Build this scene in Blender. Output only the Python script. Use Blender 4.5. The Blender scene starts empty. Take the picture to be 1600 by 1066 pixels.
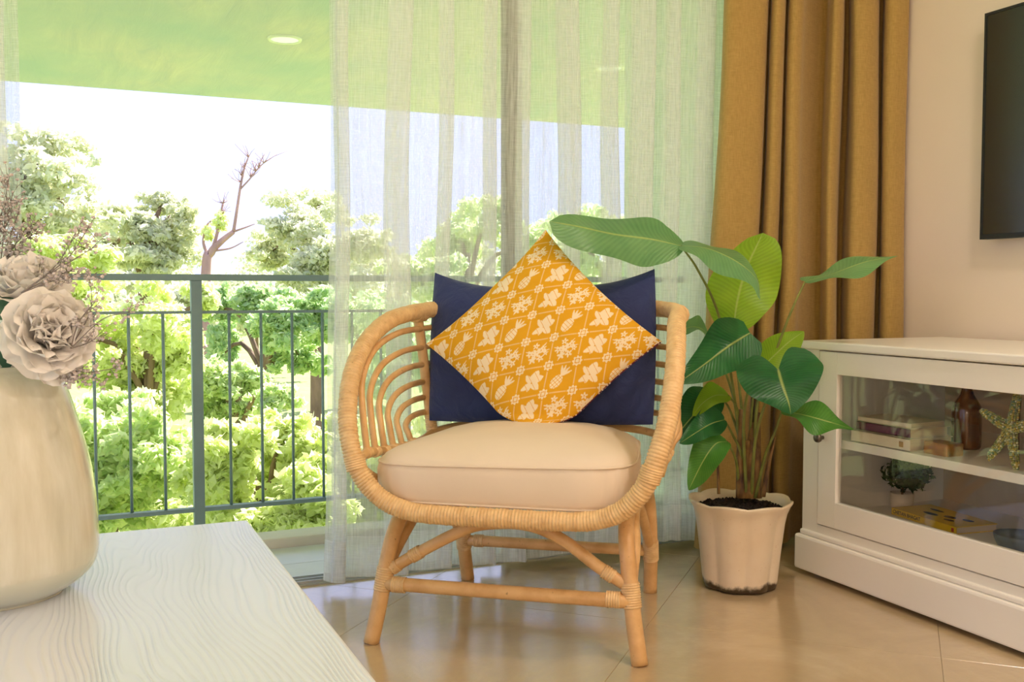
import bpy, bmesh, math, random
import numpy as np
from mathutils import Vector, Matrix

# ------------------------------------------------------------------ camera, sky, sun, exposure
SC = bpy.context.scene
COL = SC.collection
F, CX, CY, CAMH = 1575.0, 800.0, 533.0, 0.9
YAW, PITCH = math.atan(700 / F), math.atan(78 / F)
FWD = np.array([math.sin(YAW) * math.cos(PITCH), math.cos(YAW) * math.cos(PITCH), -math.sin(PITCH)])
RGT = np.array([math.cos(YAW), -math.sin(YAW), 0.0])
UPV = np.cross(RGT, FWD)
CAM = np.array([0.0, 0.0, CAMH])
cd = bpy.data.cameras.new('camera'); cam = bpy.data.objects.new('camera', cd); COL.objects.link(cam)
cd.sensor_width = 36.0; cd.lens = F / 1600 * 36.0; cd.clip_start = 0.02; cd.clip_end = 500
cam.location = CAM
cam.rotation_euler = Matrix((RGT, UPV, -FWD)).transposed().to_euler()
SC.camera = cam

world = bpy.data.worlds.new('sky'); SC.world = world; world.use_nodes = True
bg = world.node_tree.nodes['Background']
bg.inputs[0].default_value = (0.86, 0.95, 1.5, 1)
bg.inputs[1].default_value = 1.0
sd = bpy.data.lights.new('sun', 'SUN'); sun = bpy.data.objects.new('sun', sd); COL.objects.link(sun)
sd.energy = 12.0; sd.angle = 0.01; sd.color = (1.0, 0.96, 0.88)
sun.rotation_euler = Vector((-0.55, -0.44, -0.71)).to_track_quat('-Z', 'Y').to_euler()
SC.view_settings.view_transform = 'Standard'; SC.view_settings.look = 'None'
SC.view_settings.exposure = 0.25; SC.view_settings.gamma = 1.0; SC.view_settings.use_curve_mapping = False
SC.cycles.transparent_max_bounces = 18; SC.cycles.diffuse_bounces = 5
ADDED_LAMP_POWER = 15.0
ADDED_LAMP_COLOR = (1.0, 0.82, 0.70)

def ray(px, py): return FWD + RGT * (px - CX) / F - UPV * (py - CY) / F
def at(px, py, D): return CAM + ray(px, py) * D
def onz(px, py, z=0.0):
    d = ray(px, py); return CAM + d * (z - CAMH) / d[2]

# ------------------------------------------------------------------ helpers
ORG = {}
def tag(o, label=None, cat=None, group=None, kind=None):
    if label: o['label'] = label
    if cat: o['category'] = cat
    if group: o['group'] = group
    if kind: o['kind'] = kind
    return o
def thing(name, loc, label, cat, group=None):
    o = bpy.data.objects.new(name, None); COL.objects.link(o)
    o.empty_display_size = 0.05; o.location = loc
    ORG[o] = np.array(loc, float)
    return tag(o, label, cat, group)
def mesh_obj(name, V, Fc, mat, parent=None, smooth=True, origin=None):
    V = np.asarray(V, float).reshape(-1, 3)
    if parent is not None: org = ORG[parent]
    else: org = np.array(origin, float) if origin is not None else np.zeros(3)
    me = bpy.data.meshes.new(name)
    me.from_pydata((V - org).tolist(), [], [list(f) for f in Fc])
    if smooth and len(me.polygons): me.polygons.foreach_set('use_smooth', [True] * len(me.polygons))
    me.materials.append(mat); me.update()
    o = bpy.data.objects.new(name, me); COL.objects.link(o)
    if parent is not None: o.parent = parent
    else: o.location = org
    ORG[o] = org
    return o
def fast_mesh(name, V, quads, mat, parent=None, smooth=False):
    org = ORG[parent] if parent is not None else np.zeros(3)
    V = (np.asarray(V, np.float32).reshape(-1, 3) - org.astype(np.float32)); Q = np.asarray(quads, np.int32)
    me = bpy.data.meshes.new(name); n = Q.shape[1]
    me.vertices.add(len(V)); me.vertices.foreach_set('co', V.ravel())
    me.loops.add(Q.size); me.loops.foreach_set('vertex_index', Q.ravel())
    me.polygons.add(len(Q)); me.polygons.foreach_set('loop_start', np.arange(0, Q.size, n, dtype=np.int32))
    if smooth: me.polygons.foreach_set('use_smooth', np.ones(len(Q), bool))
    me.update(calc_edges=True); me.validate()
    me.materials.append(mat)
    o = bpy.data.objects.new(name, me); COL.objects.link(o)
    if parent is not None: o.parent = parent
    ORG[o] = org
    return o
def bev(o, w, seg=2):
    m = o.modifiers.new('bevel', 'BEVEL'); m.width = w; m.segments = seg; m.limit_method = 'ANGLE'; m.angle_limit = 0.6
    return o
BOXF = [(0,3,2,1),(4,5,6,7),(0,1,5,4),(1,2,6,5),(2,3,7,6),(3,0,4,7)]
def boxv(x0,x1,y0,y1,z0,z1):
    return [(x0,y0,z0),(x1,y0,z0),(x1,y1,z0),(x0,y1,z0),(x0,y0,z1),(x1,y0,z1),(x1,y1,z1),(x0,y1,z1)]
def box(name, x0,x1,y0,y1,z0,z1, mat, parent=None, bw=0.0, origin=None, seg=2):
    o = mesh_obj(name, boxv(x0,x1,y0,y1,z0,z1), BOXF, mat, parent, smooth=False, origin=origin)
    if bw: bev(o, bw, seg)
    return o
def obox(name, c, ax, ay, az, hx, hy, hz, mat, parent=None, bw=0.0, origin=None):
    c = np.array(c, float); ax, ay, az = [np.array(a, float) for a in (ax, ay, az)]
    V = [c + ax*sx*hx + ay*sy*hy + az*sz*hz for sz in (-1,1) for sx, sy in ((-1,-1),(1,-1),(1,1),(-1,1))]
    o = mesh_obj(name, V, BOXF, mat, parent, smooth=False, origin=origin)
    if bw: bev(o, bw)
    return o
def spline(P, n=8, closed=False):
    P = [np.array(p, float) for p in P]; out = []; m = len(P)
    for i in range(m if closed else m - 1):
        p1, p2 = P[i], P[(i+1) % m]
        p0 = P[i-1] if (closed or i > 0) else 2*p1 - p2
        p3 = P[(i+2) % m] if (closed or i + 2 < m) else 2*p2 - p1
        for k in range(n):
            t = k / n
            out.append(0.5*((2*p1) + (-p0+p2)*t + (2*p0-5*p1+4*p2-p3)*t*t + (-p0+3*p1-3*p2+p3)*t**3))
    if not closed: out.append(P[-1])
    return np.array(out)
def resample(P, step, closed=False):
    P = np.asarray(P, float)
    if closed: P = np.vstack([P, P[:1]])
    s = np.concatenate([[0], np.cumsum(np.linalg.norm(np.diff(P, axis=0), axis=1))])
    n = max(2, int(round(s[-1] / step)))
    q = np.linspace(0, s[-1], n + 1)
    R = np.stack([np.interp(q, s, P[:, k]) for k in range(3)], 1)
    return R[:-1] if closed else R
def tube_geo(P, r, seg=10, closed=False, caps=True):
    P = np.asarray(P, float); n = len(P)
    r = np.full(n, r) if np.isscalar(r) else np.asarray(r, float)
    T = np.roll(P, -1, 0) - np.roll(P, 1, 0)
    if not closed: T[0] = P[1] - P[0]; T[-1] = P[-1] - P[-2]
    T /= np.linalg.norm(T, axis=1)[:, None] + 1e-12
    a = np.array([0, 0, 1.0]) if abs(T[0][2]) < 0.9 else np.array([1.0, 0, 0])
    N = np.cross(T[0], a); N /= np.linalg.norm(N)
    V = []; Fc = []
    for i in range(n):
        N = N - T[i] * (N @ T[i]); N /= np.linalg.norm(N) + 1e-12
        B = np.cross(T[i], N)
        for k in range(seg):
            th = 2*math.pi*k/seg
            V.append(P[i] + r[i]*(N*math.cos(th) + B*math.sin(th)))
    for i in range(n if closed else n - 1):
        j = (i+1) % n
        for k in range(seg):
            k2 = (k+1) % seg
            Fc.append((i*seg+k, i*seg+k2, j*seg+k2, j*seg+k))
    if caps and not closed:
        Fc.append(tuple(range(seg))[::-1]); Fc.append(tuple((n-1)*seg+k for k in range(seg)))
    return V, Fc
def tube(name, P, r, mat, parent=None, seg=10, closed=False, sm=6):
    P = spline(P, sm, closed) if sm else np.asarray(P, float)
    if not np.isscalar(r): r = np.interp(np.linspace(0, 1, len(P)), np.linspace(0, 1, len(r)), r)
    V, Fc = tube_geo(P, r, seg, closed)
    return mesh_obj(name, V, Fc, mat, parent)
class Geo:
    def __init__(s): s.V = []; s.F = []
    def add(s, V, Fc):
        b = len(s.V); s.V.extend(V); s.F.extend([tuple(i+b for i in f) for f in Fc])
def lathe_geo(prof, seg=48, c=(0,0,0), fr=None):
    V = []; Fc = []
    for (r, z) in prof:
        for k in range(seg):
            th = 2*math.pi*k/seg
            V.append((c[0]+r*math.cos(th), c[1]+r*math.sin(th), c[2]+z))
    for i in range(len(prof)-1):
        for k in range(seg):
            k2 = (k+1) % seg
            Fc.append((i*seg+k, i*seg+k2, (i+1)*seg+k2, (i+1)*seg+k))
    return V, Fc
def lathe(name, prof, mat, parent=None, seg=48, c=(0,0,0), origin=None):
    V, Fc = lathe_geo(prof, seg, c)
    return mesh_obj(name, V, Fc, mat, parent, origin=origin)

# ------------------------------------------------------------------ materials
def lin(r, g, b):
    f = lambda c: (c/255/12.92) if c/255 <= 0.04045 else ((c/255+0.055)/1.055)**2.4
    return (f(r), f(g), f(b), 1.0)
class NT:
    def __init__(s, m): s.t = m.node_tree; s.n = s.t.nodes; s.l = s.t.links
    def new(s, ty, **kw):
        n = s.n.new(ty)
        for k, v in kw.items(): setattr(n, k, v)
        return n
    def link(s, a, b): s.l.new(a, b)
    def coord(s, kind='Object', scale=(1,1,1), rot=(0,0,0)):
        tc = s.new('ShaderNodeTexCoord'); mp = s.new('ShaderNodeMapping')
        mp.inputs['Scale'].default_value = scale; mp.inputs['Rotation'].default_value = rot
        s.link(tc.outputs[kind], mp.inputs['Vector']); return mp.outputs[0]
    def noise(s, vec, scale, detail=3, rough=0.5, dist=0.0):
        n = s.new('ShaderNodeTexNoise'); n.inputs['Scale'].default_value = scale
        n.inputs['Detail'].default_value = detail; n.inputs['Roughness'].default_value = rough
        n.inputs['Distortion'].default_value = dist
        s.link(vec, n.inputs['Vector']); return n.outputs['Fac']
    def ramp(s, fac, stops):
        n = s.new('ShaderNodeValToRGB'); cr = n.color_ramp
        while len(cr.elements) > 1: cr.elements.remove(cr.elements[-1])
        cr.elements[0].position = stops[0][0]; cr.elements[0].color = stops[0][1]
        for p, c in stops[1:]:
            e = cr.elements.new(p); e.color = c
        s.link(fac, n.inputs[0]); return n.outputs[0]
    def mix(s, fac, a, b, blend='MIX'):
        n = s.new('ShaderNodeMix', data_type='RGBA', blend_type=blend)
        if isinstance(fac, (int, float)): n.inputs[0].default_value = fac
        else: s.link(fac, n.inputs[0])
        for i, v in ((6, a), (7, b)):
            if isinstance(v, tuple): n.inputs[i].default_value = v
            else: s.link(v, n.inputs[i])
        return n.outputs[2]
    def math(s, op, a, b=None, c=None):
        n = s.new('ShaderNodeMath', operation=op)
        for i, v in enumerate((a, b, c)):
            if v is None: continue
            if isinstance(v, (int, float)): n.inputs[i].default_value = v
            else: s.link(v, n.inputs[i])
        return n.outputs[0]
    def bump(s, h, strength=0.3, dist=0.01):
        b = s.new('ShaderNodeBump'); b.inputs['Strength'].default_value = strength; b.inputs['Distance'].default_value = dist
        s.link(h, b.inputs['Height']); return b.outputs[0]
def newmat(name):
    m = bpy.data.materials.new(name); m.use_nodes = True; t = NT(m)
    p = t.n['Principled BSDF']; return m, t, p
def pmat(name, col, rough=0.5, var=0.12, scale=(6,6,6), bump=0.0, bscale=(60,60,60), spec=0.5, metal=0.0, coat=0.0, dark=None, bdist=0.004):
    m, t, p = newmat(name)
    c2 = dark or tuple(max(0, c*(1-2*var)) for c in col[:3]) + (1,)
    c1 = tuple(min(1, c*(1+var)) for c in col[:3]) + (1,)
    f = t.noise(t.coord('Object', scale), 1.0, 4)
    t.link(t.ramp(f, [(0.3, c2), (0.7, c1)]), p.inputs['Base Color'])
    p.inputs['Roughness'].default_value = rough; p.inputs['Metallic'].default_value = metal
    p.inputs['Specular IOR Level'].default_value = spec; p.inputs['Coat Weight'].default_value = coat
    p.inputs['Coat Roughness'].default_value = 0.1
    if bump:
        b = t.noise(t.coord('Object', bscale), 1.0, 4)
        t.link(t.bump(b, bump, bdist), p.inputs['Normal'])
    return m
M = {}
M['wall'] = pmat('wall_paint', lin(246,232,216), 0.75, 0.015, (2,2,2), 0.05, (90,90,90))
M['ceiling'] = pmat('ceiling_paint', lin(245,240,232), 0.8, 0.01)
M['outwall'] = pmat('balcony_plaster', lin(226,236,226), 0.8, 0.02, (3,3,3), 0.1, (50,50,50))
# board-marked plaster of the balcony soffit
m, t, p = newmat('soffit_plaster')
f1 = t.noise(t.coord('Object', (6,1.1,1), (0,0,0.35)), 1.0, 7, 0.7, 0.7); f2 = t.noise(t.coord('Object', (1.2,1.0,1)), 1.0, 3)
c = t.ramp(f1, [(0.25, lin(196,200,222)), (0.5, lin(214,212,224)), (0.75, lin(230,226,230))])
c = t.mix(t.ramp(f2, [(0.35,(0,0,0,1)),(0.7,(1,1,1,1))]), c, lin(188,204,222))
t.link(c, p.inputs['Base Color']); p.inputs['Roughness'].default_value = 0.8
t.link(t.bump(f1, 0.35, 0.05), p.inputs['Normal']); M['soffit'] = m
# polished cement floor tile
m, t, p = newmat('polished_tile')
co = t.coord('Object', (1,1,1))
f1 = t.noise(co, 2.2, 6, 0.6, 0.8); f2 = t.noise(co, 26, 4, 0.6)
c = t.ramp(f1, [(0.3, lin(184,160,124)), (0.55, lin(202,178,140)), (0.75, lin(218,197,162))])
c = t.mix(t.math('MULTIPLY', f2, 0.18), c, lin(180,160,128))
t.link(c, p.inputs['Base Color'])
t.link(t.math('MULTIPLY_ADD', f1, 0.18, 0.14), p.inputs['Roughness'])
fb = t.noise(co, 14, 4, 0.55)
t.link(t.bump(fb, 0.12, 0.02), p.inputs['Normal']); p.inputs['Specular IOR Level'].default_value = 0.9; p.inputs['Coat Weight'].default_value = 0.7; p.inputs['Coat IOR'].default_value = 1.8; p.inputs['Coat Roughness'].default_value = 0.16; M['tile'] = m
M['grout'] = pmat('floor_grout', lin(186,164,130), 0.8, 0.05)
M['baltile'] = pmat('balcony_tile', lin(214,220,226), 0.35, 0.05, (5,5,5), 0.05, (30,30,30))
M['balgrout'] = pmat('balcony_grout', lin(160,164,168), 0.8, 0.05)
M['curb'] = pmat('curb_stone', lin(226,222,214), 0.7, 0.05, (8,8,8), 0.1, (60,60,60))
M['alu'] = pmat('aluminium', lin(190,196,200), 0.35, 0.04, metal=0.6)
M['black'] = pmat('black_frame', lin(36,36,38), 0.4, 0.05)
M['bronze'] = pmat('bronze_frame', lin(128,120,108), 0.45, 0.05)
M['rail'] = pmat('railing_paint', lin(126,154,162), 0.45, 0.06)
M['white_paint'] = pmat('white_cabinet_paint', lin(247,242,233), 0.32, 0.012, (3,3,3), 0.03, (8,8,160), spec=0.5)
M['cabinet_in'] = pmat('cabinet_inside', lin(222,202,172), 0.5, 0.03)
def rattan(name, c1, c2, ls=(14,14,14), rough=0.38):
    m, t, p = newmat(name)
    f = t.noise(t.coord('Object', ls), 1.0, 5, 0.6); f2 = t.noise(t.coord('Object', (90,90,90)), 1.0, 2)
    c = t.ramp(f, [(0.28, c2), (0.62, c1)])
    c = t.mix(t.ramp(f2, [(0.70,(0,0,0,1)),(0.80,(1,1,1,1))]), c, tuple(v*0.62 for v in c2[:3])+(1,))
    t.link(c, p.inputs['Base Color']); p.inputs['Roughness'].default_value = rough
    t.link(t.bump(f2, 0.12, 0.003), p.inputs['Normal']); return m
M['cane'] = rattan('rattan_cane', lin(234,192,134), lin(208,160,102))
M['wrap'] = rattan('rattan_wrapping', lin(240,205,150), lin(218,176,120), (40,40,40))
M['canvas'] = pmat('cream_canvas', lin(238,222,200), 0.85, 0.02, (5,5,5), 0.12, (300,300,300), spec=0.2, bdist=0.001)
m, t, p = newmat('navy_cotton')
f = t.noise(t.coord('Object', (5,5,5)), 1.0, 4)
t.link(t.ramp(f, [(0.3, lin(34,46,98)), (0.7, lin(48,64,118))]), p.inputs['Base Color'])
p.inputs['Roughness'].default_value = 0.8; p.inputs['Sheen Weight'].default_value = 0.25
t.link(t.bump(t.noise(t.coord('Object', (13,13,13)), 1.0, 4, 0.5, 0.8), 0.55, 0.02), p.inputs['Normal']); M['navy'] = m
# printed mustard cotton (print colour per vertex)
m, t, p = newmat('mustard_print')
at_ = t.new('ShaderNodeVertexColor'); at_.layer_name = 'print'
t.link(at_.outputs[0], p.inputs['Base Color']); p.inputs['Roughness'].default_value = 0.8
p.inputs['Specular IOR Level'].default_value = 0.2
t.link(t.bump(t.noise(t.coord('Object', (22,22,22)), 1.0, 3), 0.25, 0.006), p.inputs['Normal']); M['mustard'] = m
m, t, p = newmat('maroon_dotted_cotton')
vo = t.new('ShaderNodeTexVoronoi'); vo.inputs['Scale'].default_value = 130; t.link(t.coord('Object'), vo.inputs['Vector'])
t.link(t.ramp(vo.outputs['Distance'], [(0.28, lin(235,220,205)), (0.36, lin(96,30,48))]), p.inputs['Base Color'])
p.inputs['Roughness'].default_value = 0.85; M['maroon'] = m
# ochre drape
m, t, p = newmat('ochre_drape')
f = t.noise(t.coord('Object', (260,260,40)), 1.0, 3); f2 = t.noise(t.coord('Object', (40,40,420)), 1.0, 2)
c = t.ramp(t.math('ADD', t.math('MULTIPLY', f, 0.5), t.math('MULTIPLY', f2, 0.5)), [(0.2, lin(158,130,70)), (0.8, lin(196,164,98))])
t.link(c, p.inputs['Base Color']); p.inputs['Roughness'].default_value = 0.85; p.inputs['Sheen Weight'].default_value = 0.2
p.inputs['Specular IOR Level'].default_value = 0.2
t.link(t.bump(f, 0.12, 0.002), p.inputs['Normal']); M['ochre'] = m
# sheer linen
def sheer(name, open_lo, open_hi):
    m = bpy.data.materials.new(name); m.use_nodes = True; t = NT(m)
    t.n.remove(t.n['Principled BSDF']); out = t.n['Material Output']
    tc = t.new('ShaderNodeUVMap'); mp = t.new('ShaderNodeMapping'); mp.inputs['Scale'].default_value = (170, 9, 1); t.link(tc.outputs[0], mp.inputs['Vector'])
    f = t.noise(mp.outputs[0], 1.0, 3, 0.6)
    mp2 = t.new('ShaderNodeMapping'); mp2.inputs['Scale'].default_value = (18, 420, 1); t.link(tc.outputs[0], mp2.inputs['Vector'])
    f2 = t.noise(mp2.outputs[0], 1.0, 2, 0.6)
    mp3 = t.new('ShaderNodeMapping'); mp3.inputs['Scale'].default_value = (55, 0.6, 1); t.link(tc.outputs[0], mp3.inputs['Vector'])
    f3 = t.noise(mp3.outputs[0], 1.0, 2, 0.5)
    s = t.math('ADD', t.math('ADD', t.math('MULTIPLY', f, 0.4), t.math('MULTIPLY', f2, 0.25)), t.math('MULTIPLY', f3, 0.35))
    mr = t.new('ShaderNodeMapRange'); mr.inputs[1].default_value = 0.36; mr.inputs[2].default_value = 0.64
    mr.inputs[3].default_value = open_lo; mr.inputs[4].default_value = open_hi; t.link(s, mr.inputs[0])
    d = t.new('ShaderNodeBsdfDiffuse'); d.inputs[0].default_value = lin(246,250,253)
    tr = t.new('ShaderNodeBsdfTranslucent'); tr.inputs[0].default_value = lin(248,250,252)
    mx = t.new('ShaderNodeMixShader'); mx.inputs[0].default_value = 0.45; t.link(d.outputs[0], mx.inputs[1]); t.link(tr.outputs[0], mx.inputs[2])
    tp = t.new('ShaderNodeBsdfTransparent')
    m2 = t.new('ShaderNodeMixShader'); t.link(mr.outputs[0], m2.inputs[0]); t.link(mx.outputs[0], m2.inputs[1]); t.link(tp.outputs[0], m2.inputs[2])
    t.link(m2.outputs[0], out.inputs[0]); return m
M['sheer'] = sheer('sheer_linen', 0.28, 0.74)
M['hem'] = sheer('sheer_hem', 0.15, 0.6)
def glass(name, ior, tint=(1,1,1,1)):
    m = bpy.data.materials.new(name); m.use_nodes = True; t = NT(m)
    t.n.remove(t.n['Principled BSDF']); out = t.n['Material Output']
    ge = t.new('ShaderNodeNewGeometry'); dt = t.new('ShaderNodeVectorMath', operation='DOT_PRODUCT')
    t.link(ge.outputs['Incoming'], dt.inputs[0]); t.link(ge.outputs['Normal'], dt.inputs[1])
    f0 = ((ior-1)/(ior+1))**2
    sch = t.math('MULTIPLY_ADD', t.math('POWER', t.math('SUBTRACT', 1.0, t.math('ABSOLUTE', dt.outputs['Value'])), 5.0), 1-f0, f0)
    g = t.new('ShaderNodeBsdfGlossy'); g.inputs['Roughness'].default_value = 0.0
    tp = t.new('ShaderNodeBsdfTransparent'); tp.inputs[0].default_value = tint
    mx = t.new('ShaderNodeMixShader'); t.link(sch, mx.inputs[0]); t.link(tp.outputs[0], mx.inputs[1]); t.link(g.outputs[0], mx.inputs[2])
    t.link(mx.outputs[0], out.inputs[0]); return m
M['glass'] = glass('clear_pane', 1.55, (0.985,0.99,0.985,1))
M['winglass'] = glass('window_pane', 1.3, (0.96,0.985,0.97,1))
# table top: white painted brushed wood, cool sky reflection tinted into the base colour
m, t, p = newmat('white_brushed_wood')
tc = t.new('ShaderNodeTexCoord')
mpA = t.new('ShaderNodeMapping'); mpA.inputs['Scale'].default_value = (5, 0.8, 1); t.link(tc.outputs['Object'], mpA.inputs['Vector'])
na = t.noise(mpA.outputs[0], 1.0, 2, 0.45, 0.5)
mpB = t.new('ShaderNodeMapping'); mpB.inputs['Scale'].default_value = (5, 2.2, 1); mpB.inputs['Location'].default_value = (3.1, 1.7, 0); t.link(tc.outputs['Object'], mpB.inputs['Vector'])
nb = t.noise(mpB.outputs[0], 1.0, 1, 0.4, 0.2)
sx = t.new('ShaderNodeSeparateXYZ'); t.link(tc.outputs['Object'], sx.inputs[0])
ph = t.math('ADD', t.math('MULTIPLY', sx.outputs[0], 520.0), t.math('ADD', t.math('MULTIPLY', na, 110.0), t.math('MULTIPLY', nb, 70.0)))
wv = t.math('MULTIPLY_ADD', t.math('SINE', ph), 0.5, 0.5)
wv = t.math('POWER', wv, 2.5)
fade = t.noise(t.coord('Object', (6,2,1)), 1.0, 3, 0.5)
hgt = t.math('MULTIPLY', wv, t.ramp(fade, [(0.3,(0.15,0.15,0.15,1)),(0.65,(1,1,1,1))]))
t.link(t.bump(hgt, 0.85, 0.0018), p.inputs['Normal'])
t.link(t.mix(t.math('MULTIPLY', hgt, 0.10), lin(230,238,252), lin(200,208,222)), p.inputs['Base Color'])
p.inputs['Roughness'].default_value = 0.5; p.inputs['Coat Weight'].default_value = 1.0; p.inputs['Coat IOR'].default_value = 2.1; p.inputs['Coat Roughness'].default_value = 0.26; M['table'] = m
# glazed vase
m, t, p = newmat('cream_glaze')
f = t.noise(t.coord('Object', (16,16,2.2)), 1.0, 5, 0.6); f2 = t.noise(t.coord('Object', (5,5,9)), 1.0, 4)
c = t.ramp(f, [(0.3, lin(184,182,160)), (0.5, lin(204,202,182)), (0.7, lin(222,222,208))])
c = t.mix(t.ramp(f2, [(0.60,(0,0,0,1)),(0.72,(0.5,0.5,0.5,1))]), c, lin(164,162,140))
sx = t.new('ShaderNodeSeparateXYZ'); t.link(t.coord('Object'), sx.inputs[0])
hz = t.math('ADD', sx.outputs[2], t.math('MULTIPLY', t.noise(t.coord('Object', (50,50,50)), 1.0, 3), 0.008))
c = t.mix(t.ramp(hz, [(0.050,(1,1,1,1)),(0.054,(0,0,0,1))]), c, lin(196,198,180))
t.link(c, p.inputs['Base Color']); p.inputs['Roughness'].default_value = 0.18; p.inputs['Coat Weight'].default_value = 0.6
t.link(t.bump(f, 0.15, 0.003), p.inputs['Normal']); M['vase'] = m
# translucent organic materials
def leafmat(name, stops, trans=0.4, rough=0.45, vein=0.0, island=True, tint=1.25, spec=0.4):
    m, t, p = newmat(name); out = t.n['Material Output']
    if island:
        g = t.new('ShaderNodeNewGeometry'); fac = g.outputs['Random Per Island']
    else: fac = t.noise(t.coord('Object', (9,9,9)), 1.0, 4)
    c = t.ramp(fac, stops)
    if vein:
        uv = t.new('ShaderNodeUVMap'); sx = t.new('ShaderNodeSeparateXYZ'); t.link(uv.outputs[0], sx.inputs[0])
        av = t.math('ABSOLUTE', sx.outputs[1])
        w = t.math('MULTIPLY_ADD', t.math('SINE', t.math('MULTIPLY', t.math('SUBTRACT', sx.outputs[0], t.math('MULTIPLY', av, 0.22)), 150.0)), 0.5, 0.5)
        mid = t.ramp(av, [(0.012,(1,1,1,1)),(0.05,(0,0,0,1))])
        c = t.mix(t.math('MULTIPLY', w, 0.14), c, tuple(min(1,v*1.7) for v in stops[-1][1][:3])+(1,))
        c = t.mix(t.math('MULTIPLY', mid, 0.55), c, lin(206,222,128))
        t.link(t.bump(t.math('ADD', w, t.math('MULTIPLY', mid, 2.0)), vein, 0.002), p.inputs['Normal'])
    t.link(c, p.inputs['Base Color']); p.inputs['Roughness'].default_value = rough; p.inputs['Specular IOR Level'].default_value = spec
    tr = t.new('ShaderNodeBsdfTranslucent')
    t.link(t.mix(1.0, c, (tint, tint, tint*0.93, 1), 'MULTIPLY'), tr.inputs[0])
    mx = t.new('ShaderNodeMixShader'); mx.inputs[0].default_value = trans
    t.link(p.outputs[0], mx.inputs[1]); t.link(tr.outputs[0], mx.inputs[2]); t.link(mx.outputs[0], out.inputs[0])
    return m
M['leaf_dark'] = leafmat('plant_leaf_mature', [(0.3, lin(26,84,48)), (0.7, lin(52,118,62))], 0.22, 0.33, 0.25, False)
M['leaf_mid'] = leafmat('plant_leaf_pale', [(0.3, lin(96,150,96)), (0.7, lin(124,172,112))], 0.3, 0.35, 0.25, False)
M['leaf_fresh'] = leafmat('plant_leaf_fresh', [(0.3, lin(52,118,44)), (0.7, lin(92,152,60))], 0.3, 0.35, 0.25, False)
M['leaf_young'] = leafmat('plant_leaf_young', [(0.3, lin(130,176,40)), (0.7, lin(164,202,56))], 0.5, 0.35, 0.2, False)
M['stem'] = pmat('plant_stem', lin(132,140,66), 0.45, 0.2, (20,20,20))
M['stem_old'] = pmat('plant_stem_sheath', lin(146,112,62), 0.6, 0.35, (40,40,16), dark=lin(70,42,22))
M['soil'] = pmat('potting_soil', lin(46,30,20), 0.95, 0.5, (90,90,90), 0.9, (120,120,120), bdist=0.01)
# pot with grime at the foot
m, t, p = newmat('cream_pot_glaze')
co = t.coord('Object'); sx = t.new('ShaderNodeSeparateXYZ'); t.link(co, sx.inputs[0])
f = t.noise(co, 26, 5, 0.6); f2 = t.noise(co, 120, 3)
c = t.ramp(t.noise(co, 7, 4), [(0.3, lin(226,206,176)), (0.7, lin(240,226,202))])
c = t.mix(t.ramp(f2, [(0.68,(0,0,0,1)),(0.76,(0.6,0.6,0.6,1))]), c, lin(190,150,104))
dz = t.math('SUBTRACT', sx.outputs[2], t.math('MULTIPLY', f, 0.055))
c = t.mix(t.ramp(t.math('ADD', dz, 0.05), [(0.040,(1,1,1,1)),(0.052,(0,0,0,1))]), c, lin(66,50,30))
t.link(c, p.inputs['Base Color']); p.inputs['Roughness'].default_value = 0.3; M['pot'] = m
M['petal'] = leafmat('peony_petal', [(0.0, lin(251,246,240)), (1.0, lin(253,251,248))], 0.12, 0.7, 0, False, 1.0, 0.2)
M['greenstem'] = pmat('flower_stem', lin(96,128,96), 0.5, 0.2)
M['flowerleaf'] = leafmat('flower_leaf', [(0.3, lin(52,88,70)), (0.7, lin(84,124,100))], 0.25, 0.5, 0, False)
M['twig'] = pmat('dried_twig', lin(142,132,126), 0.7, 0.15)
M['gyp'] = pmat('dried_blossom', lin(212,202,200), 0.85, 0.15, (90,90,90))
M['tv'] = pmat('tv_bezel', lin(34,40,42), 0.35, 0.03)
m, t, p = newmat('tv_screen'); p.inputs['Specular IOR Level'].default_value = 1.0; p.inputs['Roughness'].default_value = 0.2
t.link(t.ramp(t.noise(t.coord('Object'), 1.0), [(0,(0.010,0.015,0.015,1)),(1,(0.014,0.02,0.02,1))]), p.inputs['Base Color']); M['screen'] = m
M['paper'] = pmat('book_paper', lin(232,216,184), 0.8, 0.04, (2,2,300))
M['bookwhite'] = pmat('book_cover_white', lin(236,222,200), 0.5, 0.03)
M['bookpurple'] = pmat('book_cover_purple', lin(112,60,88), 0.5, 0.06)
M['bookyellow'] = pmat('book_cover_yellow', lin(246,206,20), 0.4, 0.02)
M['ink'] = pmat('print_ink', lin(38,34,28), 0.6, 0.02)
M['inkred'] = pmat('print_ink_red', lin(170,50,30), 0.6, 0.02)
M['amber'] = pmat('amber_glass', lin(88,38,18), 0.12, 0.15, (8,8,8), coat=0.5)
M['wood'] = pmat('wood_block', lin(172,118,58), 0.55, 0.2, (60,12,40), 0.2, (80,20,80))
m, t, p = newmat('green_gold_beads')
f = t.noise(t.coord('Object', (38,38,38)), 1.0, 3)
g = t.new('ShaderNodeNewGeometry')
c = t.ramp(g.outputs['Random Per Island'], [(0.0, lin(120,150,96)), (0.35, lin(206,186,96)), (0.65, lin(96,140,110)), (1.0, lin(236,232,190))])
t.link(c, p.inputs['Base Color']); p.inputs['Metallic'].default_value = 0.35; p.inputs['Roughness'].default_value = 0.15; M['beads'] = m
M['slate'] = pmat('grey_ceramic', lin(96,104,106), 0.4, 0.1, (30,30,30))
M['moss'] = leafmat('artificial_leaf', [(0.0, lin(30,52,26)), (1.0, lin(74,104,52))], 0.15, 0.6)
M['knob'] = pmat('pewter_knob', lin(112,104,92), 0.35, 0.1, metal=0.8)
M['lampwhite'] = pmat('lamp_trim', lin(244,246,246), 0.5, 0.01)
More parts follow.
